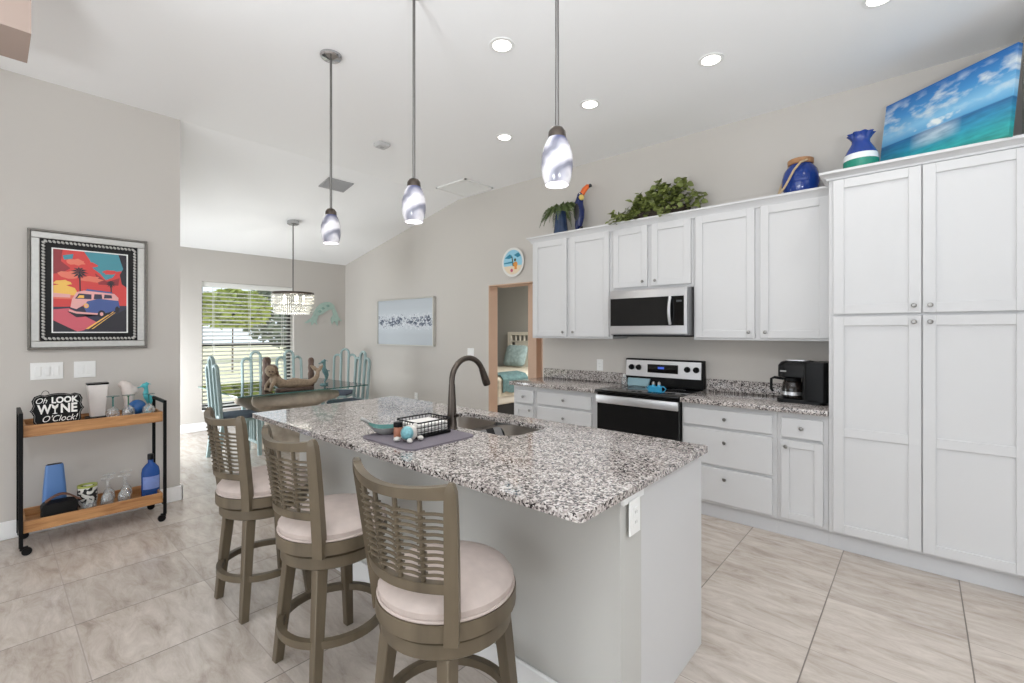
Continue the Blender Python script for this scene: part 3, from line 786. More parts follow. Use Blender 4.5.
# electric range
t = thing('range', 'freestanding electric range, black glass cooktop and stainless backguard', 'range', (-1.815, 3.95, 0))
gx0, gx1 = -2.193, -1.433
M().box(gx0 + 0.004, gx1 - 0.004, 3.665, W - 0.004, 0.05, 0.895, 0.003).build('body', BLACKM, t)
M().box(gx0, gx1, 3.605, W - 0.075, 0.895, 0.917, 0.005, 2).build('cooktop', BLACKG, t)
d = M().box(gx0 + 0.006, gx1 - 0.006, 3.635, 3.664, 0.24, 0.89, 0.004).build('oven_door', BLACKG, t)
M().box(gx0 + 0.006, gx1 - 0.006, 3.612, 3.634, 0.800, 0.872, 0.006, 2).build('handle', SATIN, d)
M().box(gx0 + 0.006, gx1 - 0.006, 3.632, 3.664, 0.06, 0.225, 0.004).build('storage_drawer', SATIN, t)
M().box(gx0 + 0.004, gx1 - 0.004, W - 0.072, W - 0.006, 0.917, 1.172, 0.004).build('backguard', BLACKM, t)
m = M(); m.hexa([(gx0 + 0.012, W - 0.085, 1.005), (gx1 - 0.02, W - 0.085, 1.005), (gx1 - 0.02, W - 0.07, 1.005), (gx0 + 0.012, W - 0.07, 1.005)],
                [(gx0 + 0.012, W - 0.073, 1.158), (gx1 - 0.02, W - 0.073, 1.158), (gx1 - 0.02, W - 0.07, 1.158), (gx0 + 0.012, W - 0.07, 1.158)])
cp = m.build('control_panel', SATIN, t)
M().box(-1.955, -1.66, W - 0.087, W - 0.074, 1.045, 1.125, 0.002).build('clock_display', BLACKG, cp)
M().box(-1.85, -1.79, W - 0.0878, W - 0.0868, 1.083, 1.103).build('clock_digits', emit('blue_digits', (60, 90, 190), 0.6), cp)
for x in (-2.12, -2.045, -1.575, -1.495):
    m = M(); m.lathe([(0.027, 0), (0.027, 0.010), (0.022, 0.026), (0.019, 0.030)], (x, W - 0.080, 1.090), 20, axis='y'); m.box(x - 0.004, x + 0.004, W - 0.118, W - 0.108, 1.068, 1.112, 0.002)
    m.build('control_knob', BLACKP, cp)
BURN = mat('burner_ring', (70, 70, 72), 0.3)
for x, y, r in ((-2.0, 3.80, 0.09), (-1.62, 3.80, 0.11), (-2.0, 4.04, 0.075), (-1.62, 4.04, 0.075)):
    m = M(); m.arcbox(r, 0, 2*PI, 0.003, 0.9172, 0.9176, 40, c=(x, y), closed=True); m.build('burner_mark', BURN, t)

# things on the range and counter
t = thing('soap_bottle', 'small clear bottle with white cap at the back of the cooktop', 'bottle', (-2.165, 4.11, 0.9172))
M().lathe([(0.025, 0), (0.029, 0.004), (0.029, 0.055), (0.02, 0.072), (0.013, 0.078)], (-2.165, 4.11, 0.9172), 18).build('body', CLEAR, t)
M().lathe([(0.014, 0.078), (0.014, 0.10), (0.010, 0.104)], (-2.165, 4.11, 0.9172), 14).build('cap', WHITE, t)
PALEB = mat('pale_blue_dish', (150, 182, 192), 0.35)
m = M(); m.hexa([(-2.14, 4.12, 0.9172), (-1.93, 4.12, 0.9172), (-1.93, 4.15, 0.9172), (-2.14, 4.15, 0.9172)], [(-2.15, 4.15, 0.985), (-1.92, 4.15, 0.985), (-1.92, 4.17, 0.985), (-2.15, 4.17, 0.985)])
bmesh.ops.bevel(m.b, geom=list(m.b.edges), offset=0.004, segments=2, affect='EDGES')
solo(m, 'spoon_rest', PALEB, 'pale blue ceramic tray leaning on the range backguard', 'tray')
AQ = mat('aqua_ceramic', (52, 150, 190), 0.25, noise=0.2, nscale=40)
t = thing('shaker_caddy', 'turquoise caddy holding shakers on the black cooktop', 'caddy', (-1.70, 3.80, 0.9172))
m = M(); m.box(-1.765, -1.635, 3.77, 3.83, 0.9172, 0.9215, 0.002)
m.tube([(-1.765, 3.80, 0.92), (-1.785, 3.80, 0.945), (-1.765, 3.80, 0.965), (-1.735, 3.80, 0.960)], 0.005, 8); m.tube([(-1.635, 3.80, 0.92), (-1.615, 3.80, 0.945), (-1.635, 3.80, 0.965), (-1.665, 3.80, 0.960)], 0.005, 8)
m.box(-1.76, -1.64, 3.772, 3.778, 0.9215, 0.965, 0.002)
m.build('holder', AQ, t)
for x, lb in ((-1.726, 'turquoise shaker with metal top, left one on the cooktop'), (-1.676, 'turquoise shaker with metal top, right one on the cooktop')):
    q = thing('salt_shaker', lb, 'shaker', (x, 3.802, 0.9216), 'turquoise shakers')
    M().lathe([(0.018, 0), (0.021, 0.004), (0.019, 0.04), (0.013, 0.058)], (x, 3.802, 0.9216), 16).build('body', AQ, q)
    M().lathe([(0.0135, 0.058), (0.014, 0.072), (0.008, 0.082), (0.002, 0.084)], (x, 3.802, 0.9216), 16).build('cap', KNOB, q)

# coffee maker (front faces the camera-left)
t = thing('coffee_maker', 'black drip coffee maker with glass carafe beside the pantry', 'coffee maker', (-0.64, 3.98, 0.914))
cx, cy_, z0 = -0.64, 3.98, 0.9145
def lc(x, y, z): return (cx + x, cy_ + y, z0 + z)
m = M(); m.rings([[lc(p_[0], p_[1], z) for p_ in rrect(-0.165, 0.15, -0.115, 0.115, 0.05)] for z in (0, 0.022, 0.028)]); m.build('base', BLACKP, t)
m = M(); m.rings([[lc(p_[0], p_[1], z) for p_ in rrect(0.0, 0.16, -0.115, 0.115, 0.035)] for z in (0.02, 0.27, 0.30)]); m.build('water_tank', BLACKP, t)
m = M(); rr = []
for z, i in ((0.185, 0.0), (0.19, -0.004), (0.27, -0.004), (0.295, 0.012), (0.305, 0.04)):
    rr.append([lc(p_[0], p_[1], z) for p_ in rrect(-0.155 + i, 0.06, -0.108 + i, 0.108 - i, 0.06)])
m.rings(rr); hd = m.build('brew_head', BLACKP, t)
m = M(); m.rings([[lc(p_[0], p_[1], z) for p_ in rrect(-0.115, 0.03, -0.055, 0.055, 0.03)] for z in (0.3055, 0.311)]); m.build('lid_plate', SATIN, hd)
m = M(); m.box(cx - 0.135, cx - 0.095, cy_ - 0.1135, cy_ - 0.1125, z0 + 0.225, z0 + 0.235); m.build('badge', mat('grey_print', (150, 150, 150), 0.5), hd)
cf = M().lathe([(0.060, 0.0), (0.070, 0.01), (0.072, 0.06), (0.064, 0.11), (0.055, 0.125)], lc(-0.075, 0, 0.029), 28).build('carafe', mat('dark_carafe_glass', (60, 52, 48), 0.08, Transmission_Weight=0.6), t)
M().lathe([(0.057, 0.125), (0.0575, 0.145), (0.04, 0.152)], lc(-0.075, 0, 0.029), 24).build('carafe_lid', BLACKP, cf)
m = M(); m.arcbox(0.0725, 0, 2*PI, 0.003, z0 + 0.05, z0 + 0.075, 32, c=(cx - 0.075, cy_), closed=True); m.build('carafe_band', SATIN, cf)
M().tube([lc(-0.13, -0.02, 0.165), lc(-0.185, -0.045, 0.175), lc(-0.205, -0.055, 0.165), lc(-0.205, -0.055, 0.09), lc(-0.195, -0.05, 0.07)], 0.010, 10).build('carafe_handle', BLACKP, cf)

# ================================================================== ON TOP OF THE CABINETS
ZU = 2.4605
VB = mat('navy_glazed_vase', (44, 62, 92), 0.18, noise=0.45, nscale=14)
FERN = mat('fern_green', (96, 112, 66), 0.6, noise=0.3, nscale=20)
t = thing('palm_vase', 'navy glazed vase with drooping palm fronds on the upper cabinets', 'vase', (-2.90, 4.08, ZU))
M().lathe([(0.075, 0.0), (0.082, 0.01), (0.078, 0.06), (0.062, 0.20), (0.054, 0.255), (0.058, 0.262), (0.050, 0.262)], (-2.90, 4.08, ZU), 28).build('vase', VB, t)
rnd = random.Random(5)
for k in range(13):
    a = 2*PI*k/13 + rnd.uniform(-.15, .15); L_ = rnd.uniform(0.25, 0.34); up = rnd.uniform(0.06, 0.11)
    dx_, dy_ = math.cos(a), math.sin(a) * 0.6
    pts = []
    for i in range(11):
        u = i / 10; r_ = L_ * (u ** 0.9) * (1 - 0.15 * u * u); z = ZU + 0.25 + up * math.sin(min(1, u * 1.6) * PI * .5) - 0.24 * max(0, u - 0.35) ** 1.5 * 1.4
        pts.append(Vector((-2.90 + dx_ * r_, 4.08 + dy_ * r_, z)))
    m = M(); m.tube(pts, [0.004 * (1 - .7 * i / 10) for i in range(11)], 6)
    sd = Vector((-dy_, dx_, 0)).normalized()
    for i in range(2, 11):
        for j in range(2):
            p = pts[i] if j == 0 else (pts[i] + pts[i-1]) / 2
            l2 = 0.062 * math.sin(PI * min(0.95, 0.12 + i / 11))
            tg = (pts[i] - pts[i-1]).normalized()
            for s_ in (-1, 1):
                tip = p + sd * s_ * l2 * .75 + tg * l2 * .8 - Vector((0, 0, l2 * .55))
                w_ = tg * 0.009
                m.b.faces.new([m.b.verts.new(q) for q in (p - w_ * .3, p + sd * s_ * l2 * .35 + tg * l2 * .2 - w_ * .6, tip, p + sd * s_ * l2 * .4 + tg * l2 * .45 + w_)])
    m.build('frond', FERN, t, sharp=80)
# toucan figure
t = thing('toucan_figure', 'tall navy toucan figurine with orange beak beside the palm vase', 'figurine', (-2.680, 4.10, ZU))
TB = mat('toucan_navy', (26, 40, 92), 0.25, noise=0.4, nscale=12); TBK = mat('toucan_black', (26, 26, 30), 0.3)
TO = mat('toucan_orange', (232, 110, 48), 0.35, noise=0.12, nscale=15); TY = mat('toucan_yellow', (226, 200, 110), 0.4)
m = M(); m.tube([(-2.680, 4.10, ZU + 0.07), (-2.675, 4.10, ZU + 0.16), (-2.680, 4.10, ZU + 0.25), (-2.685, 4.10, ZU + 0.32), (-2.670, 4.10, ZU + 0.38)], [0.028, 0.050, 0.058, 0.048, 0.036], 14)
m.ell((-2.662, 4.10, ZU + 0.395), (0.042, 0.036, 0.04)); m.tube([(-2.690, 4.10, ZU + 0.18), (-2.705, 4.10, ZU + 0.08), (-2.705, 4.10, ZU + 0.005)], [0.034, 0.026, 0.012], 10)
m.build('body', TB, t, rem=0.008)
m = M(); m.tube([(-2.650, 4.10, ZU + 0.405), (-2.615, 4.098, ZU + 0.45), (-2.575, 4.096, ZU + 0.475), (-2.535, 4.094, ZU + 0.475)], [0.030, 0.032, 0.026, 0.010], 12, flat=.7)
m.build('beak', TO, t); m = M(); m.tube([(-2.550, 4.095, ZU + 0.477), (-2.533, 4.094, ZU + 0.472), (-2.524, 4.094, ZU + 0.462)], [0.022, 0.014, 0.003], 10, flat=.7); m.build('beak_tip', TBK, t)
m = M(); m.ell((-2.644, 4.085, ZU + 0.372), (0.028, 0.028, 0.032)); m.build('throat', TY, t)
for y in (4.066, 4.134): M().ell((-2.653, y, ZU + 0.41), (0.007, 0.006, 0.007)).build('eye', WHITE, t)
for s_ in (-1, 1):
    m = M(); m.ell((-2.682, 4.10 + s_ * 0.05, ZU + 0.22), (0.035, 0.014, 0.09)); m.build('wing', TBK, t)
m = M(); m.tube([(-2.650, 4.10, ZU + 0.075), (-2.650, 4.10, ZU + 0.0)], [0.014, 0.014], 8); m.lathe([(0.048, 0), (0.050, 0.006), (0.044, 0.014)], (-2.670, 4.10, ZU), 20); m.build('stand', TBK, t)
# ivy planter
LEAF1 = mat('ivy_leaf', (118, 128, 68), 0.5, noise=0.35, nscale=30)
t = thing('ivy_planter', 'artificial ivy spilling from a low dark planter on the cabinets', 'plant', (-1.82, 4.08, ZU))
m = M(); m.hexa([(-2.10, 4.02, ZU), (-1.56, 4.02, ZU), (-1.56, 4.15, ZU), (-2.10, 4.15, ZU)], [(-2.12, 4.0, ZU + 0.09), (-1.54, 4.0, ZU + 0.09), (-1.54, 4.17, ZU + 0.09), (-2.12, 4.17, ZU + 0.09)])
m.build('planter', mat('dark_wicker', (62, 52, 44), 0.8, bump=0.6, bscale=120), t)
rnd = random.Random(11); m = M()
def leaf(m, p, d, nrm, L_, w_):
    d = d.normalized(); sd = d.cross(nrm).normalized(); nn = sd.cross(d)
    pr = [(0, 0, 0), (.18, .75, .05), (.45, 1, .08), (.75, .6, .02), (1, 0, -.1), (.75, -.6, .02), (.45, -1, .08), (.18, -.75, .05)]
    cv = m.b.verts.new(p + d * L_ * .45 - nn * L_ * .04)
    vs = [m.b.verts.new(p + d * L_ * a + sd * w_ * b_ + nn * L_ * c) for a, b_, c in pr]
    for i in range(8): m._f([cv, vs[i], vs[(i + 1) % 8]])
for k in range(760):
    x = -1.82 + rnd.gauss(0, 0.19); x = min(-1.43, max(-2.21, x))
    hmax = 0.13 + 0.15 * max(0, 1 - ((x + 1.70) / 0.36) ** 2) + 0.05 * math.sin(x * 31)
    hmax *= 1.0 if x > -2.08 else 0.7
    z = ZU + 0.02 + hmax * rnd.random() ** 0.7
    y = 4.07 + rnd.uniform(-0.14, 0.12) * (1 - 0.5 * (z - ZU) / 0.3)
    a = rnd.uniform(0, 2*PI); d = Vector((math.cos(a), math.sin(a) - .3, rnd.uniform(-0.7, 0.5)))
    nrm = Vector((rnd.uniform(-.6, .6), rnd.uniform(-1, .1), rnd.uniform(0.1, 1)))
    leaf(m, Vector((x, y, z)), d, nrm, rnd.uniform(0.045, 0.075), rnd.uniform(0.020, 0.030))
for x0 in (-1.99, -1.68, -2.15):   # sprigs hanging over the crown
    for k in range(16):
        leaf(m, Vector((x0 + rnd.uniform(-.06, .06), 3.895 + rnd.uniform(-.03, .05), ZU + rnd.uniform(-0.012, 0.06))), Vector((rnd.uniform(-1, 1), -1, rnd.uniform(-.6, .2))), Vector((rnd.uniform(-.3, .3), -.6, 1)), rnd.uniform(.04, .06), .02)
for k in range(9):
    leaf(m, Vector((-1.60 + rnd.uniform(-.05, .05), 4.08, ZU + 0.22 + k * 0.010)), Vector((rnd.uniform(-1, 1), rnd.uniform(-1, 1), .6)), Vector((0, -1, .3)), .05, .018)
o = m.build('foliage', LEAF1, t, sharp=80); o['kind'] = 'stuff'
# blue jar with wooden lid and rope handle
COB = mat('cobalt_glaze', (24, 56, 130), 0.1, noise=0.2, nscale=12)
t = thing('lidded_jar', 'cobalt blue jar with wooden rim and rope handle, left of pantry', 'jar', (-0.68, 4.08, ZU))
M().lathe([(0.075, 0), (0.105, 0.02), (0.124, 0.08), (0.125, 0.13), (0.11, 0.19), (0.085, 0.225), (0.078, 0.235)], (-0.68, 4.08, ZU), 32).build('body', COB, t)
M().lathe([(0.080, 0.235), (0.086, 0.240), (0.086, 0.272), (0.080, 0.277)], (-0.68, 4.08, ZU), 28).build('lid', wood('lid_wood', (150, 106, 70), (182, 136, 94)), t)
m = M(); pts = []
for k in range(15):
    u = k / 14; a = -0.15 + u * (PI + 0.3)
    pts.append((-0.70 - 0.02 + 0.105 * math.cos(a + PI/2) * 1.0 - 0.0, 3.965 - 0.012 * math.sin(PI*u), ZU + 0.13 + 0.0 + 0.105 * math.sin(a + PI/2)))
pts = [(-0.625, 4.0, ZU + 0.245), (-0.66, 3.963, ZU + 0.225), (-0.70, 3.945, ZU + 0.17), (-0.735, 3.943, ZU + 0.10), (-0.765, 3.95, ZU + 0.05), (-0.80, 3.975, ZU + 0.022), (-0.815, 4.02, ZU + 0.035), (-0.805, 4.06, ZU + 0.10), (-0.775, 4.08, ZU + 0.19), (-0.76, 4.08, ZU + 0.24)]
M().tube(pts, 0.008, 8).build('rope_handle', mat('jute_rope', (196, 172, 138), 0.9, bump=0.5, bscale=200), t)
# banded vase on the pantry
ZP = 2.4785
BND = [mat('vase_blue', (38, 66, 142), 0.2, noise=0.15, nscale=16), mat('vase_white', (226, 230, 232), 0.2), mat('vase_green', (36, 132, 112), 0.2, noise=0.2, nscale=16)]
t = thing('banded_vase', 'flared vase banded blue, white and green on the pantry top', 'vase', (-0.300, 3.90, ZP))
vc = (-0.300, 3.90, ZP)
M().lathe([(0.075, 0), (0.092, 0.02), (0.100, 0.07), (0.099, 0.105)], vc, 32, cap1=False).build('green_band', BND[2], t)
M().lathe([(0.099, 0.105), (0.094, 0.145)], vc, 32, False, False).build('white_band', BND[1], t)
m = M(); rr = []
for r_, z, sc in ((0.094, 0.145, 0), (0.075, 0.185, 0), (0.052, 0.225, 0), (0.050, 0.245, 0), (0.060, 0.270, 0.004), (0.074, 0.290, 0.009), (0.069, 0.289, 0.009), (0.046, 0.245, 0)):
    rr.append([(vc[0] + (r_ + sc * math.sin(9 * 2*PI*i/45)) * math.cos(2*PI*i/45), vc[1] + (r_ + sc * math.sin(9 * 2*PI*i/45)) * math.sin(2*PI*i/45), vc[2] + z) for i in range(45)])
m.rings(rr, False, True); m.build('flared_neck', BND[0], t)
# ocean canvas
def ocean_mat():
    m_, N, L, P = nm('ocean_canvas_print')
    tc = N.new('ShaderNodeTexCoord'); sp = N.new('ShaderNodeSeparateXYZ'); L.new(tc.outputs['Object'], sp.inputs[0])
    def op(o, a, b=None, c=None, clamp=False):
        n = N.new('ShaderNodeMath'); n.operation = o; n.use_clamp = clamp
        for i, q in enumerate((a, b, c)):
            if q is None: continue
            if isinstance(q, (int, float)): n.inputs[i].default_value = q
            else: L.new(q, n.inputs[i])
        return n.outputs[0]
    h = op('DIVIDE', sp.outputs[2], 0.508)
    r = N.new('ShaderNodeValToRGB'); el = r.color_ramp.elements
    el[0].position = 0.0; el[0].color = s2l((40, 140, 130)); el[1].position = 1.0; el[1].color = s2l((28, 100, 172))
    for p, c in ((0.14, (36, 150, 156)), (0.30, (40, 134, 170)), (0.425, (34, 100, 150)), (0.44, (88, 158, 204)), (0.56, (132, 190, 224)), (0.76, (66, 144, 204))):
        e = el.new(p); e.color = s2l(c)
    L.new(h, r.inputs[0])
    # waves
    mp = N.new('ShaderNodeMapping'); mp.inputs['Scale'].default_value = (10, 1, 46); L.new(tc.outputs['Object'], mp.inputs[0])
    wv = N.new('ShaderNodeTexNoise'); wv.inputs['Scale'].default_value = 1; wv.inputs['Detail'].default_value = 5; L.new(mp.outputs[0], wv.inputs['Vector'])
    sea = op('LESS_THAN', h, 0.425)
    wamp = op('MULTIPLY', op('MULTIPLY', op('SUBTRACT', wv.outputs[0], 0.5), 1.1), sea)
    hv = N.new('ShaderNodeHueSaturation'); L.new(r.outputs[0], hv.inputs['Color']); L.new(op('ADD', wamp, 1.0), hv.inputs['Value'])
    # clouds and their glitter on the water
    mp2 = N.new('ShaderNodeMapping'); mp2.inputs['Scale'].default_value = (9, 1, 17); mp2.inputs['Rotation'].default_value = (0, 0.35, 0); L.new(tc.outputs['Object'], mp2.inputs[0])
    cn = N.new('ShaderNodeTexNoise'); cn.inputs['Scale'].default_value = 1; cn.inputs['Detail'].default_value = 8; L.new(mp2.outputs[0], cn.inputs['Vector'])
    def bump_(v, c, w_): 
        q = op('DIVIDE', op('SUBTRACT', v, c), w_); return op('SUBTRACT', 1.0, op('MULTIPLY', q, q), None, True)
    low = op('MULTIPLY', bump_(h, 0.50, 0.085), bump_(sp.outputs[0], -0.02, 0.20))
    c1 = op('MULTIPLY', op('SUBTRACT', op('MULTIPLY', cn.outputs[0], op('POWER', low, 0.5)), 0.40), 9.0, None, True)
    hi = op('MULTIPLY', bump_(h, 0.74, 0.26), op('SUBTRACT', cn.outputs[0], 0.47)); c2 = op('MULTIPLY', hi, 4.5, None, True)
    gl = op('MULTIPLY', op('MULTIPLY', bump_(h, 0.34, 0.12), bump_(sp.outputs[0], -0.02, 0.15)), op('MULTIPLY', wv.outputs[0], 0.9))
    cl = op('MAXIMUM', op('MAXIMUM', c1, op('MULTIPLY', c2, op('GREATER_THAN', h, 0.44))), gl, None)
    mx = N.new('ShaderNodeMix'); mx.data_type = 'RGBA'; L.new(cl, mx.inputs[0]); L.new(hv.outputs[0], mx.inputs[6]); mx.inputs[7].default_value = s2l((226, 232, 232))
    L.new(mx.outputs[2], P.inputs['Base Color']); P.inputs['Roughness'].default_value = 0.5
    return m_
pl, pr_ = Vector((-0.176, 4.10)), Vector((0.396, 3.65))
mid = (pl + pr_) / 2; ang = math.atan2(pr_.y - pl.y, pr_.x - pl.x)
fwd = Vector((math.sin(ang), -math.cos(ang)))  # outward (towards the room)
t = thing('ocean_canvas', 'large blue ocean canvas leaning on top of the pantry', 'picture', (mid.x + fwd.x * 0.07, mid.y + fwd.y * 0.07, ZP))
hw = (pr_ - pl).length / 2
m = M(); m.box(-hw, hw, 0.0, 0.032, 0.0, 0.514, 0.002)
o = m.build('canvas', ocean_mat(), t, world=False)
t.rotation_euler = (math.radians(-8), 0, ang)

# ================================================================== LIGHTS AND CEILING FITTINGS
def swirl_mat():
    m_, N, L, P = nm('swirled_art_glass')
    tc = N.new('ShaderNodeTexCoord'); mp = N.new('ShaderNodeMapping'); mp.inputs['Rotation'].default_value = (0.3, 0.75, 0.4); mp.inputs['Scale'].default_value = (1, 1, 1)
    L.new(tc.outputs['Object'], mp.inputs[0])
    wv = N.new('ShaderNodeTexWave'); wv.bands_direction = 'Z'; wv.inputs['Scale'].default_value = 3.6; wv.inputs['Distortion'].default_value = 5.5; wv.inputs['Detail'].default_value = 2; wv.inputs['Detail Scale'].default_value = 2.2
    L.new(mp.outputs[0], wv.inputs['Vector'])
    sp = N.new('ShaderNodeSeparateXYZ'); L.new(tc.outputs['Object'], sp.inputs[0])
    r = N.new('ShaderNodeValToRGB'); el = r.color_ramp.elements
    el[0].position = 0.05; el[0].color = s2l((122, 122, 134)); el[1].position = 0.75; el[1].color = s2l((214, 212, 216)); e = el.new(0.40); e.color = s2l((172, 170, 180))
    L.new(wv.outputs[0], r.inputs[0])
    # deep blue crown of the glass near the fitter
    mr = N.new('ShaderNodeMapRange'); mr.inputs[1].default_value = 0.135; mr.inputs[2].default_value = 0.185; L.new(sp.outputs[2], mr.inputs[0])
    ad = N.new('ShaderNodeMath'); ad.operation = 'MULTIPLY_ADD'; ad.inputs[1].default_value = -0.8; L.new(wv.outputs[0], ad.inputs[0]); L.new(mr.outputs[0], ad.inputs[2]); 
    a2 = N.new('ShaderNodeMath'); a2.operation = 'ADD'; a2.use_clamp = True; a2.inputs[1].default_value = 0.12; L.new(ad.outputs[0], a2.inputs[0])
    a3 = N.new('ShaderNodeMath'); a3.operation = 'MULTIPLY'; L.new(a2.outputs[0], a3.inputs[0]); L.new(mr.outputs[0], a3.inputs[1])
    mx = N.new('ShaderNodeMix'); mx.data_type = 'RGBA'; L.new(a3.outputs[0], mx.inputs[0]); L.new(r.outputs[0], mx.inputs[6]); mx.inputs[7].default_value = s2l((70, 74, 112))
    L.new(mx.outputs[2], P.inputs['Base Color']); L.new(mx.outputs[2], P.inputs['Emission Color']); P.inputs['Emission Strength'].default_value = 0.16
    P.inputs['Roughness'].default_value = 0.12
    return m_
SWIRL = swirl_mat()
BULB = emit('warm_bulb', (255, 246, 232), 5)
def make_pendant(label):
    t = thing('pendant_light', label, 'pendant light', (0, 0, 0), 'swirled glass pendants over the island')
    kw = dict(world=False); z0 = 2.010; SZ = Matrix.Diagonal((1, 1, 0.935, 1))
    m = M(); m.lathe([(0.068, CZ - 0.0005), (0.068, CZ - 0.012), (0.060, CZ - 0.022), (0.030, CZ - 0.028), (0.012, CZ - 0.034)], n=28); m.xf(Matrix.Translation((0, 0, -z0))); m.build('canopy', CHROME, t, **kw)
    m = M(); m.cyl((0, 0, 0.222), (0, 0, CZ - 0.03 - z0), 0.0075, n=12); m.build('rod', mat('gunmetal', (120, 118, 116), 0.3, 0.9) if 'gunmetal' not in bpy.data.materials else bpy.data.materials['gunmetal'], t, **kw)
    m = M(); m.lathe([(0.010, 0.245), (0.024, 0.238), (0.034, 0.222), (0.036, 0.196), (0.020, 0.195)], n=24); m.xf(SZ); m.build('socket_cap', BRONZE, t, **kw)
    m = M(); m.lathe([(0.046, 0.0), (0.056, 0.03), (0.063, 0.075), (0.061, 0.12), (0.050, 0.165), (0.036, 0.196), (0.033, 0.194), (0.047, 0.163), (0.058, 0.12), (0.060, 0.075), (0.053, 0.03), (0.043, 0.001)], n=32, cap0=False, cap1=False)
    m.xf(SZ); sh = m.build('glass_shade', SWIRL, t, **kw)
    m = M(); m.lathe([(0.004, 0.03), (0.030, 0.045), (0.040, 0.075), (0.034, 0.11), (0.016, 0.15), (0.014, 0.19)], n=20); m.xf(SZ); m.build('bulb', BULB, t, **kw)
    l = bpy.data.lights.new('pendant_glow', 'POINT'); l.energy = 3; l.shadow_soft_size = 0.03; l.color = (1, 0.96, 0.9)
    lo = bpy.data.objects.new('pendant_glow', l); COL.objects.link(lo); lo.parent = t; lo.location = (0, 0, -0.03)
    return t
pe = make_pendant('nearest swirled glass pendant light, in front of the upper cabinets')
pe.location = (-1.07, 1.479, 2.010)
for x, lb in ((-1.994, 'middle swirled glass pendant light, blue banded at the top'), (-2.884, 'farthest swirled glass pendant, its round ceiling canopy in view')):
    c = copy_tree(pe); c.location = (x, 1.479, 2.010); relabel(c, lb)
def make_can(label):
    t = thing('recessed_light', label, 'ceiling light', (0, 0, 0), 'recessed ceiling lights'); kw = dict(world=False)
    m = M(); m.arcbox(0.069, 0, 2*PI, 0.022, -0.006, -0.0005, 32, closed=True); m.build('trim_ring', WHITE, t, **kw)
    m = M(); m.lathe([(0.058, -0.0005), (0.058, -0.004), (0.03, -0.005)], n=28); m.build('diffuser', LAMPW, t, **kw)
    l = bpy.data.lights.new('can_beam', 'SPOT'); l.energy = 15; l.spot_size = math.radians(130); l.spot_blend = 0.8; l.shadow_soft_size = 0.06; l.color = (1, 0.97, 0.92)
    lo = bpy.data.objects.new('can_beam', l); COL.objects.link(lo); lo.parent = t; lo.location = (0, 0, -0.03)
    return t
cn_ = make_can('recessed ceiling light, larger one nearest the camera above the island')
cn_.location = (-1.974, 2.14, CZ)
for x, y, lb in ((-1.04, 3.172, 'recessed ceiling light above the tall cabinet near the pantry'), (-1.962, 3.156, 'recessed ceiling light in front of the range, behind the nearest pendant'),
                 (-2.889, 3.166, 'recessed ceiling light farthest from camera, toward the doorway'), (-0.163, 3.19, 'recessed ceiling light in front of the pantry, cut by the frame top')):
    c = copy_tree(cn_); c.location = (x, y, CZ); relabel(c, lb)
# supply register on the slope
sl = math.atan((CZ - ZF) / (XR - XF))
t = thing('ceiling_register', 'grey rectangular air register on the sloped ceiling', 'vent', (-5.14, 2.70, zs(-5.14)))
m = M()
for a in ((-0.125, 0.125, -0.155, -0.133), (-0.125, 0.125, 0.133, 0.155), (-0.125, -0.103, -0.155, 0.155), (0.103, 0.125, -0.155, 0.155)): m.box(a[0], a[1], a[2], a[3], -0.010, -0.001)
m.build('frame', GREY, t, world=False)
m = M()
for k in range(9):
    x = -0.092 + k * 0.023; m.hexa([(x - 0.009, -0.133, -0.009), (x - 0.006, -0.133, -0.009), (x - 0.006, 0.133, -0.009), (x - 0.009, 0.133, -0.009)], [(x + 0.005, -0.133, -0.001), (x + 0.009, -0.133, -0.001), (x + 0.009, 0.133, -0.001), (x + 0.005, 0.133, -0.001)])
m.build('louvers', GREY, t, world=False)
t.rotation_euler = (0, -sl, 0)
# return grille, white, on the flat ceiling
t = thing('return_grille', 'white square return air grille on the ceiling by the wall', 'vent', (-4.275, 3.94, CZ))
m = M()
for a in ((-0.27, 0.27, -0.235, -0.215), (-0.27, 0.27, 0.215, 0.235), (-0.27, -0.25, -0.235, 0.235), (0.25, 0.27, -0.235, 0.235)): m.box(a[0], a[1], a[2], a[3], -0.016, -0.0005)
m.build('frame', WHITE, t, world=False)
m = M()
m.box(-0.25, 0.25, -0.215, 0.215, -0.003, -0.001)
for k in range(20):
    y = -0.205 + k * 0.0215; m.box(-0.25, 0.25, y, y + 0.014, -0.010, -0.002)
m.build('louvers', WHITE, t, world=False)
t = thing('smoke_detector', 'small grey white smoke detector on the flat ceiling', 'smoke detector', (-3.88, 2.504, CZ))
m = M(); m.rings([[(p_[0], p_[1], z) for p_ in rrect(-r_, r_, -r_, r_, 0.02)] for r_, z in ((0.062, -0.0005), (0.062, -0.018), (0.05, -0.032))]); m.build('housing', mat('detector_grey', (196, 196, 196), 0.5), t, world=False)
m = M(); m.lathe([(0.02, -0.032), (0.02, -0.035), (0.01, -0.036)], n=16); m.build('test_button', GREY, t, world=False)
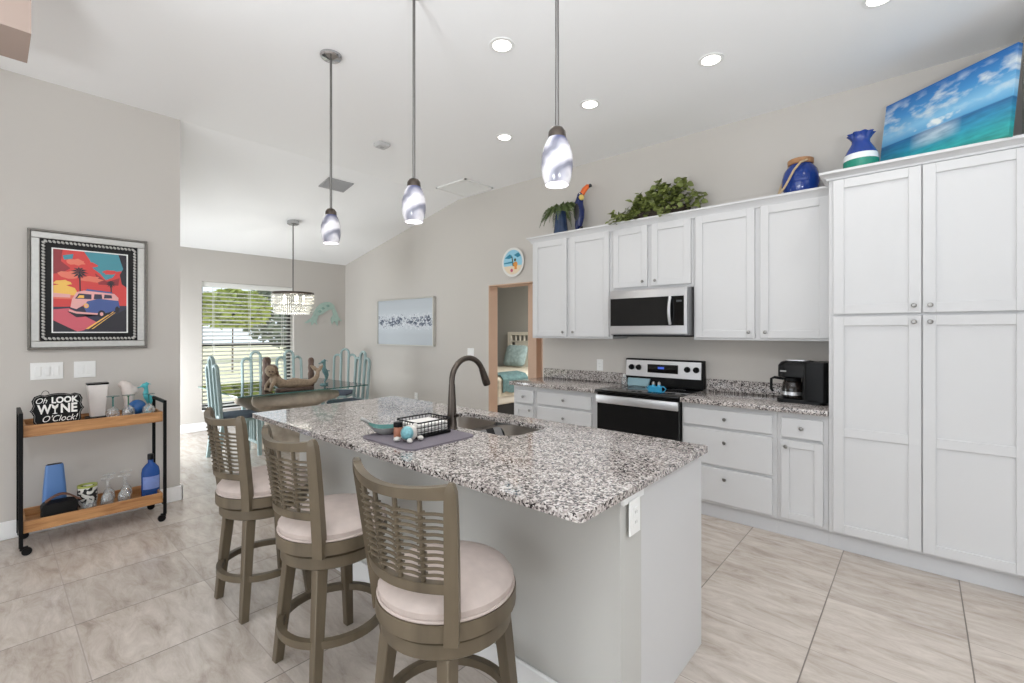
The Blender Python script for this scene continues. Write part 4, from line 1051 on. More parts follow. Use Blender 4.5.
# chandelier
chx, chy = -6.336, 2.715
t = thing('crystal_chandelier', 'drum chandelier of crystal strands hanging over the dining table', 'chandelier', (chx, chy, 1.66))
m = M(); m.lathe([(0.075, 0.03), (0.075, -0.02), (0.055, -0.034), (0.012, -0.040)], (chx, chy, zs(chx) - 0.014), 28); m.build('canopy', CHROME, t)
m = M(); m.cyl((chx, chy, 1.965), (chx, chy, zs(chx) - 0.045), 0.008, n=12); m.build('rod', bpy.data.materials['gunmetal'], t)
m = M(); m.arcbox(0.258, 0, 2*PI, 0.010, 1.935, 1.962, 48, c=(chx, chy), closed=True)
for k in range(4):
    a = k * PI / 4; m.cyl((chx + 0.255 * math.cos(a), chy + 0.255 * math.sin(a), 1.957), (chx - 0.255 * math.cos(a), chy - 0.255 * math.sin(a), 1.957), 0.005, n=8)
m.lathe([(0.02, 1.945), (0.024, 1.965), (0.012, 1.985)], (chx, chy, 0), 16)
m.build('top_ring', BRONZE, t)
CRY = glass('crystal', (250, 250, 246), 0.05, 0.55, 0.6)
m = M()
for R_, nn, za, zb in ((0.255, 64, 1.76, 1.934), (0.205, 50, 1.665, 1.80), (0.232, 54, 1.70, 1.86)):
    for k in range(nn):
        a = 2*PI*k/nn; p = (chx + R_ * math.cos(a), chy + R_ * math.sin(a)); z = zb
        while z > za + 0.01:
            m.rings([[(p[0] + r_ * math.cos(a + q * PI/2), p[1] + r_ * math.sin(a + q * PI/2), zz) for q in range(4)] for r_, zz in ((0.002, z), (0.0105, z - 0.012), (0.0105, z - 0.030), (0.002, z - 0.042))])
            z -= 0.044
o = m.build('crystal_strands', CRY, t, smooth=False); o['kind'] = 'stuff'
m = M()
for k in range(5):
    a = 2*PI*k/5; m.lathe([(0.010, 1.93), (0.012, 1.88), (0.022, 1.85), (0.018, 1.81), (0.004, 1.80)], (chx + 0.13 * math.cos(a), chy + 0.13 * math.sin(a), 0), 12)
m.build('bulbs', BULB, t)
l = bpy.data.lights.new('chandelier_glow', 'POINT'); l.energy = 9; l.shadow_soft_size = 0.02; l.color = (1, .96, .9)
lo = bpy.data.objects.new('chandelier_glow', l); COL.objects.link(lo); lo.location = (chx, chy, 1.80)

# ================================================================== WALL ART
SILV = mat('silver_frame', (186, 184, 180), 0.35, 0.5, noise=0.12, nscale=40); DSIL = mat('antique_silver_edge', (120, 116, 110), 0.5, 0.3, noise=0.35, nscale=60)
FBLK = mat('frame_black', (14, 13, 13), 0.5, spec=0.3)
fy0, fy1, fz0, fz1 = 0.178, 0.852, 1.303, 2.166
t = thing('framed_picture', 'large silver framed sunset beach van picture on the left wall', 'picture', (XL, 0.515, fz0))
def frame_ring(m, a, b_, x0, x1, bev=0):
    """rectangular ring between insets a and b_ from the frame's outer edge"""
    Y0, Y1, Z0, Z1 = fy0, fy1, fz0, fz1
    m.box(x0, x1, Y0 + a, Y1 - a, Z0 + a, Z0 + b_, bev); m.box(x0, x1, Y0 + a, Y1 - a, Z1 - b_, Z1 - a, bev)
    m.box(x0, x1, Y0 + a, Y0 + b_, Z0 + b_, Z1 - b_, bev); m.box(x0, x1, Y1 - b_, Y1 - a, Z0 + b_, Z1 - b_, bev)
    return m
frame_ring(M(), 0.0, 0.016, XL, XL + 0.036, 0.003).build('outer_edge', DSIL, t)
frame_ring(M(), 0.016, 0.062, XL, XL + 0.028, 0.004).build('molding', SILV, t)
frame_ring(M(), 0.062, 0.128, XL, XL + 0.020).build('black_inset', FBLK, t)
m = M()
def beads(m, ya, za, yb, zb, n):
    for k in range(n):
        u = (k + 0.5) / n; y = ya + (yb - ya) * u; z = za + (zb - za) * u
        m.ell((XL + 0.022, y, z), (0.006, 0.0085, 0.0125), Matrix.Rotation(math.radians(40), 3, 'X'), 8, 6)
q = 0.080
beads(m, fy0 + q, fz0 + q, fy0 + q, fz1 - q, 31); beads(m, fy1 - q, fz0 + q, fy1 - q, fz1 - q, 31)
beads(m, fy0 + q, fz1 - q, fy1 - q, fz1 - q, 23); beads(m, fy0 + q, fz0 + q, fy1 - q, fz0 + q, 23)
m.build('rope_trim', SILV, t)
frame_ring(M(), 0.122, 0.130, XL, XL + 0.022).build('liner', WHITE, t)
# the picture itself: flat colour shapes on a board
pm = [((216, 62, 58), 'print_red'), ((70, 146, 160), 'print_teal'), ((28, 22, 34), 'print_dark'), ((248, 196, 92), 'print_yellow'), ((232, 120, 96), 'print_coral'),
      ((210, 92, 106), 'print_pink'), ((66, 88, 150), 'print_blue'), ((236, 172, 168), 'print_blush'), ((44, 40, 66), 'print_indigo'), ((150, 40, 48), 'print_maroon')]
pm = [mat(n_, c, 0.35) for c, n_ in pm]
py0, py1, pz0, pz1 = fy0 + 0.13, fy1 - 0.13, fz0 + 0.13, fz1 - 0.13
m = M(); lay = [0]
def poly(idx, pts):
    m.mi = idx; lay[0] += 1; x = XL + 0.0145 + lay[0] * 0.00012
    m._f([m.b.verts.new((x, py0 + (py1 - py0) * p_[0], pz0 + (pz1 - pz0) * p_[1])) for p_ in pts])
def blob(idx, cx_, cz_, rx, rz, n=14, j=0.15, seed=0):
    rd = random.Random(seed); poly(idx, [(min(1, max(0, cx_ + rx * (1 + rd.uniform(-j, j)) * math.cos(2*PI*k/n))), min(1, max(0, cz_ + rz * (1 + rd.uniform(-j, j)) * math.sin(2*PI*k/n)))) for k in range(n)])
poly(0, [(0, 0), (1, 0), (1, 1), (0, 1)])
poly(1, [(.40, 1), (1, 1), (1, .80), (.86, .78), (.80, .70), (.70, .66), (.62, .74), (.52, .80), (.48, .90)])
poly(1, [(.12, .93), (.26, .96), (.25, .90), (.14, .88)])
poly(9, [(0, 1), (.12, 1), (.10, .86), (.22, .78), (.12, .72), (0, .70)]); poly(9, [(.55, .74), (.72, .64), (.9, .70), (.88, .60), (.6, .60)])
for cx_, cz_, rx, rz, i_, sd in ((.22, .70, .16, .05, 4, 1), (.5, .66, .14, .04, 4, 2), (.30, .86, .12, .04, 4, 3), (.12, .60, .13, .03, 3, 4), (.75, .76, .10, .03, 0, 5), (.5, .84, .08, .03, 0, 6)): blob(i_, cx_, cz_, rx, rz, 14, .3, sd)
poly(3, [(0, .44), (.34, .44), (.28, .54), (.12, .58), (0, .56)]); poly(4, [(0, .40), (.3, .40), (.3, .45), (0, .45)])
poly(7, [(0, .47), (.22, .46), (.22, .42), (0, .42)])
poly(2, [(.88, 1), (1, 1), (1, .58), (.93, .62), (.90, .74), (.95, .82)])
poly(8, [(0, .30), (1, .34), (1, 0), (0, 0)])
poly(5, [(0, .27), (.20, .29), (.58, .12), (.40, .02), (.30, .0), (.18, .06), (0, .14)]); poly(2, [(0, .14), (.18, .06), (.32, 0), (0, 0)])
poly(2, [(.48, .06), (1, .30), (1, 0), (.44, 0)])
poly(3, [(.42, .035), (.80, .26), (.82, .26), (.46, .035)]); poly(3, [(.50, .035), (.83, .25), (.84, .25), (.52, .035)])
poly(2, [(.18, .25), (.75, .22), (.85, .30), (.3, .18)])
# palms
for cx_, cz_, s_ in ((.34, .74, .12), (.77, .62, .075)):
    poly(2, [(cx_ - .008, cz_), (cx_ + .012, cz_), (cx_ + .02, .40), (cx_ + .005, .40)])
    for k in range(11):
        a = 2*PI*k/11; poly(2, [(cx_, cz_), (cx_ + s_ * .5 * math.cos(a - .22), cz_ + s_ * .42 * math.sin(a - .22)), (cx_ + s_ * math.cos(a), cz_ + s_ * .62 * math.sin(a) - .01), (cx_ + s_ * .5 * math.cos(a + .22), cz_ + s_ * .42 * math.sin(a + .22))])
# van with surfboard
poly(6, [(.40, .50), (.44, .535), (.78, .51), (.80, .49)])
poly(7, [(.24, .40), (.30, .49), (.40, .515), (.82, .49), (.88, .44), (.88, .34), (.70, .40), (.46, .37), (.30, .28), (.22, .30)])
poly(6, [(.44, .38), (.60, .42), (.88, .40), (.90, .32), (.86, .28), (.62, .22), (.44, .23), (.40, .30)])
poly(8, [(.28, .41), (.33, .475), (.50, .47), (.50, .41)]); poly(3, [(.31, .42), (.34, .455), (.40, .455), (.40, .42)])
poly(8, [(.53, .41), (.54, .475), (.64, .475), (.65, .42)]); poly(8, [(.67, .425), (.68, .475), (.78, .47), (.79, .43)])
blob(3, .43, .325, .035, .03, 12, 0); blob(7, .43, .325, .02, .018, 12, 0)
poly(7, [(.20, .25), (.30, .225), (.58, .215), (.60, .235), (.30, .25), (.20, .275)])
blob(2, .64, .225, .055, .05, 14, 0); blob(7, .64, .225, .025, .024, 12, 0); blob(2, .86, .285, .03, .045, 14, 0)
m.build('print', pm, t, smooth=False)
M().box(XL + 0.002, XL + 0.0144, fy0 + 0.06, fy1 - 0.06, fz0 + 0.06, fz1 - 0.06).build('backing_board', FBLK, t)

# grey shoal canvas on the cabinet wall
def shoal_mat():
    m_, N, L, P = nm('grey_shoal_print')
    tc = N.new('ShaderNodeTexCoord'); sp = N.new('ShaderNodeSeparateXYZ'); L.new(tc.outputs['Object'], sp.inputs[0])
    mp = N.new('ShaderNodeMapping'); mp.inputs['Scale'].default_value = (1.0, 1, 1.5); L.new(tc.outputs['Object'], mp.inputs[0])
    n1 = N.new('ShaderNodeTexNoise'); n1.inputs['Scale'].default_value = 19; n1.inputs['Detail'].default_value = 2; n1.inputs['Distortion'].default_value = 0.8; L.new(mp.outputs[0], n1.inputs['Vector'])
    a = N.new('ShaderNodeMath'); a.operation = 'SUBTRACT'; a.inputs[1].default_value = 0.37; L.new(sp.outputs[2], a.inputs[0])
    b_ = N.new('ShaderNodeMath'); b_.operation = 'DIVIDE'; b_.inputs[1].default_value = 0.20; L.new(a.outputs[0], b_.inputs[0])
    c = N.new('ShaderNodeMath'); c.operation = 'MULTIPLY'; L.new(b_.outputs[0], c.inputs[0]); L.new(b_.outputs[0], c.inputs[1])
    d_ = N.new('ShaderNodeMath'); d_.operation = 'SUBTRACT'; d_.inputs[0].default_value = 1; d_.use_clamp = True; L.new(c.outputs[0], d_.inputs[1])
    e_ = N.new('ShaderNodeMath'); e_.operation = 'MULTIPLY'; L.new(d_.outputs[0], e_.inputs[0]); L.new(n1.outputs[0], e_.inputs[1])
    r = N.new('ShaderNodeValToRGB'); el = r.color_ramp.elements
    el[0].position = 0.0; el[0].color = s2l((188, 194, 200)); el[1].position = 0.62; el[1].color = s2l((70, 78, 96))
    for p_, cc in ((0.36, (196, 202, 208)), (0.44, (222, 224, 228)), (0.50, (140, 148, 162))): e = el.new(p_); e.color = s2l(cc)
    L.new(e_.outputs[0], r.inputs[0]); L.new(r.outputs[0], P.inputs['Base Color']); P.inputs['Roughness'].default_value = 0.6
    return m_
t = thing('abstract_canvas', 'grey abstract shoal canvas in thin silver frame on the wall', 'picture', (-5.944, W - 0.0, 1.222))
m = M(); m.box(-0.705, 0.705, -0.032, -0.002, 0.012, 0.708); m.build('canvas', shoal_mat(), t, world=False)
m = M(); Y_ = (-0.048, -0.0005)
m.box(-0.720, 0.720, *Y_, 0, 0.014); m.box(-0.720, 0.720, *Y_, 0.706, 0.72); m.box(-0.720, -0.706, *Y_, 0.014, 0.706); m.box(0.706, 0.720, *Y_, 0.014, 0.706)
m.build('frame', mat('pale_silver_frame', (208, 206, 200), 0.35, 0.4), t, world=False)
# hand painted round plate
t = thing('painted_plate', 'round painted beach scene plate hanging above the doorway', 'wall plate', (-3.722, W, 2.10))
pc = (-3.722, W - 0.001, 2.282)
pmats = [mat('plate_white', (232, 230, 226), 0.25), mat('plate_sky', (150, 204, 226), 0.3), mat('plate_teal', (40, 130, 160), 0.3), mat('plate_sand', (232, 214, 186), 0.3), mat('plate_orange', (224, 150, 70), 0.3), mat('plate_pink', (196, 90, 120), 0.3), mat('plate_olive', (70, 76, 50), 0.3)]
M().lathe([(0.10, 0.0), (0.12, 0.004), (0.165, 0.022), (0.178, 0.026), (0.180, 0.023), (0.12, 0.0)][0:4] + [(0.150, 0.022), (0.02, 0.0215)], pc, 40, axis='y').build('plate', pmats[0], t)
m = M(); yy = [W - 0.0275]
def pp(idx, pts):
    m.mi = idx; yy[0] -= 0.0003; m._f([m.b.verts.new((pc[0] + p_[0], yy[0], pc[2] + p_[1])) for p_ in pts])
circ = lambda cx_, cz_, r_, n=24, a0=0, a1=2*PI: [(cx_ + r_ * math.cos(a0 + (a1 - a0) * k / n), cz_ + r_ * math.sin(a0 + (a1 - a0) * k / n)) for k in range(n + (0 if a1 - a0 > 6.2 else 1))]
pp(1, circ(0, 0, 0.150, 24, -0.3, PI + 0.3)); pp(3, circ(0, 0, 0.150, 24, PI + 0.3, 2*PI - 0.3))
pp(2, [(-.13, .055), (-.05, .10), (-.02, .085), (.0, .055), (-.06, .045)]); pp(2, [(.02, .085), (.09, .11), (.13, .07), (.08, .05)]); pp(6, [(-.02, .07), (-.005, .07), (.02, -.05), (.0, -.05)])
pp(2, [(-.14, .0), (.0, .01), (.0, -.012), (-.14, -.014)])
pp(4, circ(.045, -.03, .034, 14)); pp(4, [(.03, .0), (.06, .0), (.07, -.09), (.03, -.09)]); pp(6, circ(.04, .025, .018, 10)); pp(5, circ(-.015, -.10, .022, 10))
m.build('beach_painting', pmats, t, smooth=False)
# metal sea creature on the far wall
TART = mat('verdigris_metal', (176, 200, 190), 0.5, 0.2, noise=0.2, nscale=20)
t = thing('sea_turtle_wall_art', 'pale teal arched metal sea creature hung beside the window', 'wall art', (XF, 3.85, 1.53))
def far_prism(pts, d0, d1):
    m_ = M()
    # screen sketch (x right, y down) of the art mapped to the wall plane at real size
    m_.prism(pts, lambda a, b_, d: (XF + d, 3.51 + a * 0.00290, 1.955 - b_ * 0.00295), d0, d1); return m_
shell = [(52, 78), (60, 55), (76, 32), (98, 12), (124, 2), (150, 0), (168, 8), (182, 22), (184, 36), (170, 44), (150, 46), (128, 56), (108, 72), (84, 82)]
far_prism(shell, 0.004, 0.024).build('shell', TART, t)
far_prism([(52, 78), (40, 98), (22, 110), (0, 128), (22, 126), (38, 118), (44, 140), (62, 122), (76, 138), (72, 116), (84, 82)], 0.004, 0.016).build('front_flipper', TART, t)
far_prism([(170, 44), (176, 74), (160, 100), (168, 132), (182, 112), (204, 142), (206, 108), (234, 112), (210, 88), (200, 60), (184, 36)], 0.004, 0.016).build('rear_flipper', TART, t)
m = M()
for a, b_ in ((110, 40), (140, 24), (90, 58)): m.ell((XF + 0.024, 3.51 + a * .0029, 1.955 - b_ * .00295), (0.006, 0.03, 0.022))
m.build('shell_plates', mat('verdigris_dark', (140, 172, 162), 0.5, 0.2), t)

# ================================================================== BAR CART
t = thing('bar_cart', 'two tier oak and black metal bar cart against left wall', 'bar cart', (-4.475, 0.51, 0))
CX0, CX1, CY0, CY1 = -4.655, -4.30, 0.135, 0.885
s_ = 0.010
for y in (CY0, CY1):
    m = M()
    for x in (CX0, CX1): m.box(x - s_, x + s_, y - s_, y + s_, 0.052, 0.912, 0.0015)
    m.box(CX0 + s_, CX1 - s_, y - s_, y + s_, 0.892, 0.912, 0.0015); m.box(CX0 + s_, CX1 - s_, y - s_, y + s_, 0.12, 0.14, 0.0015)
    m.build('end_frame', BLACKM, t)
def tray(z0, z1, zf):
    m = M(); x0, x1, y0, y1 = CX0 + 0.0105, CX1 - 0.0105, CY0 + 0.0105, CY1 - 0.0105; w_ = 0.014
    m.box(x1 - w_, x1, y0, y1, z0, z1, 0.002); m.box(x0, x0 + w_, y0, y1, z0, z1, 0.002); m.box(x0 + w_, x1 - w_, y0, y0 + w_, z0, z1, 0.002); m.box(x0 + w_, x1 - w_, y1 - w_, y1, z0, z1, 0.002)
    m.box(x0 + w_, x1 - w_, y0 + w_, y1 - w_, z0 + 0.004, zf)
    return m
ZT1, ZT2 = 0.795, 0.160
tray(0.752, 0.828, ZT1).build('top_tray', CARTW, t); tray(0.136, 0.212, ZT2).build('bottom_tray', CARTW, t)
for x in (CX0, CX1):
    for y in (CY0, CY1):
        m = M(); xx_ = x + 0.004; yy_ = y + (0.026 if y < 0.5 else -0.020)
        m.lathe([(0.012, -0.013), (0.023, -0.013), (0.025, -0.008), (0.025, 0.008), (0.023, 0.013), (0.012, 0.013)], (xx_, yy_, 0.025), 20, axis='x')
        m.box(x - 0.010, x + 0.010, min(y, yy_) - 0.006, max(y, yy_) + 0.006, 0.034, 0.058, 0.002)
        m.build('caster', BLACKP, t)
# sign
t = thing('wine_sign', 'black scalloped sign with white lettering on the bar cart', 'sign', (-4.47, 0.297, ZT1))
SGN = mat('sign_black', (11, 11, 11), 0.6, spec=0.2); SGW = mat('sign_white', (236, 234, 230), 0.5)
half = [(0.0, 0.008), (0.075, 0.0), (0.125, 0.004), (0.140, 0.030), (0.138, 0.070), (0.150, 0.095), (0.160, 0.105), (0.150, 0.116), (0.142, 0.140), (0.150, 0.170), (0.135, 0.200), (0.100, 0.212), (0.075, 0.205), (0.035, 0.214), (0.0, 0.216)]
half = [(a * 0.84, b_) for a, b_ in half]
outl = half + [(-a, b_) for a, b_ in half[::-1][1:-1]]
lean = math.radians(7); roll = math.radians(0)
SM = Matrix.Translation((-4.425, 0.312, ZT1 + 0.0015)) @ Matrix.Rotation(math.radians(-4), 4, 'Z') @ Matrix.Rotation(-lean, 4, 'Y')
m = M(); m.prism(outl, lambda a, b_, d: (d, a, b_), -0.012, 0.0); m.xf(SM); m.build('board', SGN, t)
m = M(); m.tube([(0.001, a * 0.94, 0.108 + (b_ - 0.108) * 0.93) for a, b_ in outl], 0.0013, 5, True); m.xf(SM); m.build('border_line', mat('sign_grey', (150, 148, 144), 0.5), t)
m = M(); m.tube([(-0.006, -0.06 + 0.018 * math.cos(a), 0.213 + 0.024 * math.sin(a)) for a in [PI * k / 10 for k in range(11)]], 0.0018, 6); m.xf(SM); m.build('hanger_loop', BLACKM, t)
def text(body, y, z, size, par, bold=0.0, shear=0.0, sx=1.0):
    cu = bpy.data.curves.new('lettering', 'FONT'); cu.body = body; cu.size = size; cu.extrude = 0.0008; cu.offset = bold; cu.shear = shear; cu.align_x = 'CENTER'
    tmp = bpy.data.objects.new('lettering_source', cu); COL.objects.link(tmp)
    me = bpy.data.meshes.new_from_object(tmp.evaluated_get(bpy.context.evaluated_depsgraph_get()))
    bpy.data.objects.remove(tmp); bpy.data.curves.remove(cu)
    R_ = Matrix(((0, 0, 1, 0), (1, 0, 0, 0), (0, 1, 0, 0), (0, 0, 0, 1)))
    me.transform(Matrix.Translation(-ORG[par]) @ SM @ Matrix.Translation((0.0015, y, z)) @ R_ @ Matrix.Diagonal((sx, 1, 1, 1)))
    me.materials.clear(); me.materials.append(SGW)
    o = bpy.data.objects.new('lettering', me); COL.objects.link(o); o.parent = par
    return o
text('Oh', -0.082, 0.152, 0.052, t, 0.0, 0.35, 0.85); text('LOOK', 0.034, 0.150, 0.056, t, 0.0022, 0, 0.84)
text('W', -0.064, 0.082, 0.086, t, 0.0028, 0, 0.72); text('NE', 0.055, 0.082, 0.086, t, 0.0028, 0, 0.78)
text("O'Clock!", 0.008, 0.026, 0.058, t, 0.0, 0.35, 0.82)
m = M(); g = [(0.0, 0.076), (0.014, 0.078), (0.003, 0.083), (0.003, 0.108), (0.014, 0.120), (0.017, 0.142), (0.0125, 0.142), (0.0, 0.128)]
m.prism(g + [(-a, b_) for a, b_ in g[::-1][1:-1]], lambda a, b_, d: (d, a - 0.013, b_), 0.0006, 0.0018); m.xf(SM); m.build('glass_emblem', SGW, t)
# white tapered tumbler with dark rim
t = thing('tapered_container', 'white tapered square container with black rim and base on cart', 'container', (-4.55, 0.530, ZT1))
def sq(cx_, cy2, h_, z, r=0.008): return [(p_[0], p_[1], z) for p_ in rrect(cx_ - h_ * .8, cx_ + h_ * .8, cy2 - h_, cy2 + h_, r, 3)]
M().rings([sq(-4.55, 0.530, 0.042, ZT1 + 0.018), sq(-4.55, 0.530, 0.058, ZT1 + 0.254), sq(-4.55, 0.530, 0.054, ZT1 + 0.254), sq(-4.55, 0.530, 0.040, ZT1 + 0.03)]).build('body', mat('frosted_white', (224, 218, 214), 0.4, noise=0.06, nscale=30), t)
M().rings([sq(-4.55, 0.530, 0.0595, ZT1 + 0.250), sq(-4.55, 0.530, 0.0605, ZT1 + 0.262), sq(-4.55, 0.530, 0.054, ZT1 + 0.262)]).build('rim', BLACKP, t)
M().rings([sq(-4.55, 0.530, 0.066, ZT1 + 0.0005), sq(-4.55, 0.530, 0.066, ZT1 + 0.016)]).build('base', BLACKP, t)
def goblet(name, label, x, y, z, h, rb, mtl, ftl, group):
    """stemmed glass standing upside down on its rim"""
    q = thing(name, label, 'glass', (x, y, z), group)
    m = M(); m.lathe([(rb * .82, 0), (rb, h * .22), (rb * .88, h * .40), (rb * .4, h * .52), (0.006, h * .56), (0.003, h * .555), (rb * .36, h * .50), (rb * .84, h * .39), (rb * .95, h * .22), (rb * .78, 0.0)], (x, y, z), 20, False, False); m.build('bowl', mtl, q)
    m = M(); m.lathe([(0.006, h * .56), (0.0045, h * .62), (0.0045, h * .90), (0.009, h * .97)], (x, y, z), 12); m.build('stem', ftl, q)
    m = M(); m.lathe([(0.009, h * .965), (rb * .95, h * .985), (rb * .97, h), (0.01, h * .995)], (x, y, z), 24); m.build('foot', ftl, q)
    return q
TEALS = mat('teal_glass_foot', (72, 150, 146), 0.1, Transmission_Weight=0.5)
goblet('stem_glass', 'upturned glass with teal foot, left one on the cart top', -4.42, 0.600, ZT1, 0.168, 0.040, CLEAR, TEALS, 'teal footed glasses on the cart top')
goblet('stem_glass', 'upturned glass with teal foot, middle one on the cart top', -4.42, 0.688, ZT1, 0.168, 0.040, CLEAR, mat('green_glass_foot', (66, 130, 100), 0.1, Transmission_Weight=0.4), 'teal footed glasses on the cart top')
goblet('stem_glass', 'upturned glass with teal foot, right one on the cart top', -4.40, 0.805, ZT1, 0.168, 0.040, CLEAR, TEALS, 'teal footed glasses on the cart top')
t = thing('blue_globe', 'round blue textured glass globe among the cart glasses', 'ornament', (-4.50, 0.752, ZT1))
M().ell((-4.50, 0.752, ZT1 + 0.062), (0.056, 0.056, 0.056), None, 24, 14).build('globe', mat('blue_textured_glass', (40, 96, 160), 0.15, noise=0.3, nscale=50, bump=0.5, bscale=120), t)
M().lathe([(0.030, 0), (0.030, 0.008), (0.02, 0.012)], (-4.50, 0.752, ZT1), 16).build('base', WHITE, t)
t = thing('conch_ornament', 'pale white shell ornament standing at the back of the cart', 'ornament', (-4.60, 0.715, ZT1))
m = M(); m.tube([(-4.60, 0.72, ZT1 + 0.002), (-4.60, 0.72, ZT1 + 0.10), (-4.60, 0.715, ZT1 + 0.17), (-4.60, 0.70, ZT1 + 0.225), (-4.60, 0.665, ZT1 + 0.25), (-4.60, 0.635, ZT1 + 0.24)], [0.045, 0.035, 0.045, 0.048, 0.03, 0.008], 12); m.ell((-4.60, 0.755, ZT1 + 0.19), (0.03, 0.04, 0.035))
m.xf(Matrix.Translation((-4.60, .715, ZT1)) @ Matrix.Diagonal((.82, .82, .96, 1)) @ Matrix.Translation((4.60, -.715, -ZT1)))
m.build('shell', mat('shell_white', (222, 212, 206), 0.5, noise=0.1, nscale=30), t, rem=0.008)
SEAH = mat('turquoise_seahorse', (72, 170, 178), 0.3, noise=0.25, nscale=40)
def seahorse(x, y, z, h, mtl, label, cat='figurine', rz=0):
    q = thing('seahorse_figurine', label, cat, (x, y, z)); k = h / 0.33
    pts = [(0, .06, .025), (0, .035, .012), (0, .01, .022), (0, .012, .05), (0, .03, .08), (0, .035, .12), (0, .015, .17), (0, .0, .21), (0, .005, .25), (0, .0, .285)]
    rad = [.006, .009, .011, .013, .018, .028, .034, .026, .019, .022]
    m = M(); m.tube(pts, rad, 12); m.ell((0, -.008, .295), (.022, .030, .024)); m.tube([(0, -.02, .29), (0, -.055, .275), (0, -.072, .270)], [.012, .008, .010], 10)
    for i in range(4): m.tube([(0, .0 + .012 * i, .315 - .003 * i), (0, .012 + .014 * i, .335 - .014 * i)], [.008, .002], 6)
    m.tube([(0, .04, .17), (0, .075, .18), (0, .08, .15)], [.012, .006, .003], 8)
    m.xf(Matrix.Translation((x, y, z)) @ Matrix.Rotation(rz, 4, 'Z') @ Matrix.Scale(k, 4)); m.build('body', mtl, q, rem=0.006 * max(1, k * .8))
    m = M(); m.lathe([(.05 * k, 0), (.05 * k, .008 * k), (.035 * k, .018 * k)], (x, y, z), 20); m.build('base', mtl, q)
    return q
seahorse(-4.56, 0.815, ZT1, 0.245, SEAH, 'turquoise seahorse figurine at the right end of the cart')
# lower tray
t = thing('blue_tapered_vase', 'tall blue tapered vase with white wave marks on lower tray', 'vase', (-4.55, 0.305, ZT2))
def vr(z, a, b_): return [(p_[0], p_[1], ZT2 + z) for p_ in rrect(-4.55 - b_, -4.55 + b_, 0.305 - a, 0.305 + a, min(a, b_) * .6, 5)]
M().rings([vr(0, .066, .045), vr(.18, .058, .038), vr(.335, .046, .028), vr(.345, .042, .025)]).build('body', mat('matte_blue', (82, 122, 178), 0.4), t)
M().rings([vr(.3455, .036, .018), vr(.348, .036, .018)]).build('opening', BLACKP, t)
m = M()
for k in range(7):
    z = ZT2 + 0.10 + k * 0.013
    m.tube([(-4.55 + 0.0425 - (z - ZT2) * .045, 0.285 + 0.042 * i / 10 + 0.004 * k * .5, z + 0.006 * math.sin(i * .9 + k)) for i in range(11)], 0.0017, 5)
m.build('wave_marks', WHITE, t)
t = thing('leather_box', 'black rectangular box with brown leather cover on lower tray', 'box', (-4.40, 0.318, ZT2))
M().rings([[(p_[0], p_[1], ZT2 + z) for p_ in rrect(-4.40 - .055, -4.40 + .055, 0.318 - a, 0.318 + a, .012, 3)] for z, a in ((0, .088), (.10, .090), (.118, .078), (.122, .06))]).build('case', mat('black_leather', (12, 11, 11), 0.55, spec=0.25, bump=0.3, bscale=200), t)
m = M(); rr = []
for k in range(11):
    u = k / 10; y = 0.25 + 0.18 * u; z = ZT2 + 0.112 + 0.05 * math.sin(PI * min(1, u * 1.05)) - 0.02 * u
    rr.append([(-4.47, y, z), (-4.405, y, z + .004), (-4.405, y, z + .010), (-4.47, y, z + .006)])
m.rings(rr); m.build('leather_flap', mat('brown_leather', (112, 72, 48), 0.55), t)
M().box(-4.3448, -4.3435, 0.325, 0.370, ZT2 + 0.028, ZT2 + 0.036).build('label_plate', mat('label_grey', (170, 168, 164), 0.4), t)
def cow_mat():
    m_, N, L, P = nm('cow_print'); tc = N.new('ShaderNodeTexCoord'); nz = N.new('ShaderNodeTexNoise'); nz.inputs['Scale'].default_value = 42; nz.inputs['Detail'].default_value = 0
    L.new(tc.outputs['Object'], nz.inputs['Vector']); r = N.new('ShaderNodeValToRGB'); r.color_ramp.interpolation = 'CONSTANT'; el = r.color_ramp.elements
    el[0].position = 0; el[0].color = s2l((22, 22, 22)); el[1].position = 0.5; el[1].color = s2l((226, 224, 218)); L.new(nz.outputs[0], r.inputs[0]); L.new(r.outputs[0], P.inputs['Base Color']); P.inputs['Roughness'].default_value = 0.3; return m_
t = thing('patterned_cup', 'black and white blotched cup with lime rim on lower tray', 'cup', (-4.50, 0.470, ZT2))
M().lathe([(.042, 0), (.050, .01), (.056, .08), (.054, .165), (.050, .165), (.050, .02)], (-4.50, .470, ZT2), 28).build('body', cow_mat(), t)
m = M(); m.arcbox(.0525, 0, 2*PI, .006, ZT2 + .158, ZT2 + .172, 28, c=(-4.50, .470), closed=True); m.build('rim', mat('lime_rim', (168, 176, 92), 0.4), t)
m = M(); m.lathe([(.030, 0), (.034, .004), (.036, .075), (.034, .075), (.030, .008)], (-4.38, .468, ZT2), 20); solo(m, 'small_tumbler', CLEAR, 'small clear tumbler between black box and wine glasses', 'glass')
for x, y, lb in ((-4.40, .565, 'upturned clear wine glass, front left of the lower tray group'), (-4.40, .660, 'upturned clear wine glass, front right of the lower tray group'),
                 (-4.52, .590, 'upturned clear wine glass, back left of the lower tray group'), (-4.52, .690, 'upturned clear wine glass, back right of the lower tray group')):
    goblet('wine_glass', lb, x, y, ZT2, .215, .038, CLEAR, CLEAR, 'clear wine glasses on the lower tray')
t = thing('blue_bottle', 'blue glass bottle with black cap on the lower cart tray', 'bottle', (-4.45, .826, ZT2))
def br(z, a, b_): return [(-4.45 + b_ * math.cos(2*PI*k/28), .826 + a * math.sin(2*PI*k/28), ZT2 + z) for k in range(28)]
M().rings([br(0, .054, .038), br(.008, .058, .041), br(.19, .058, .041), br(.225, .052, .037), br(.25, .034, .028), br(.265, .018, .018), br(.30, .017, .017)]).build('body', BLUEG, t)
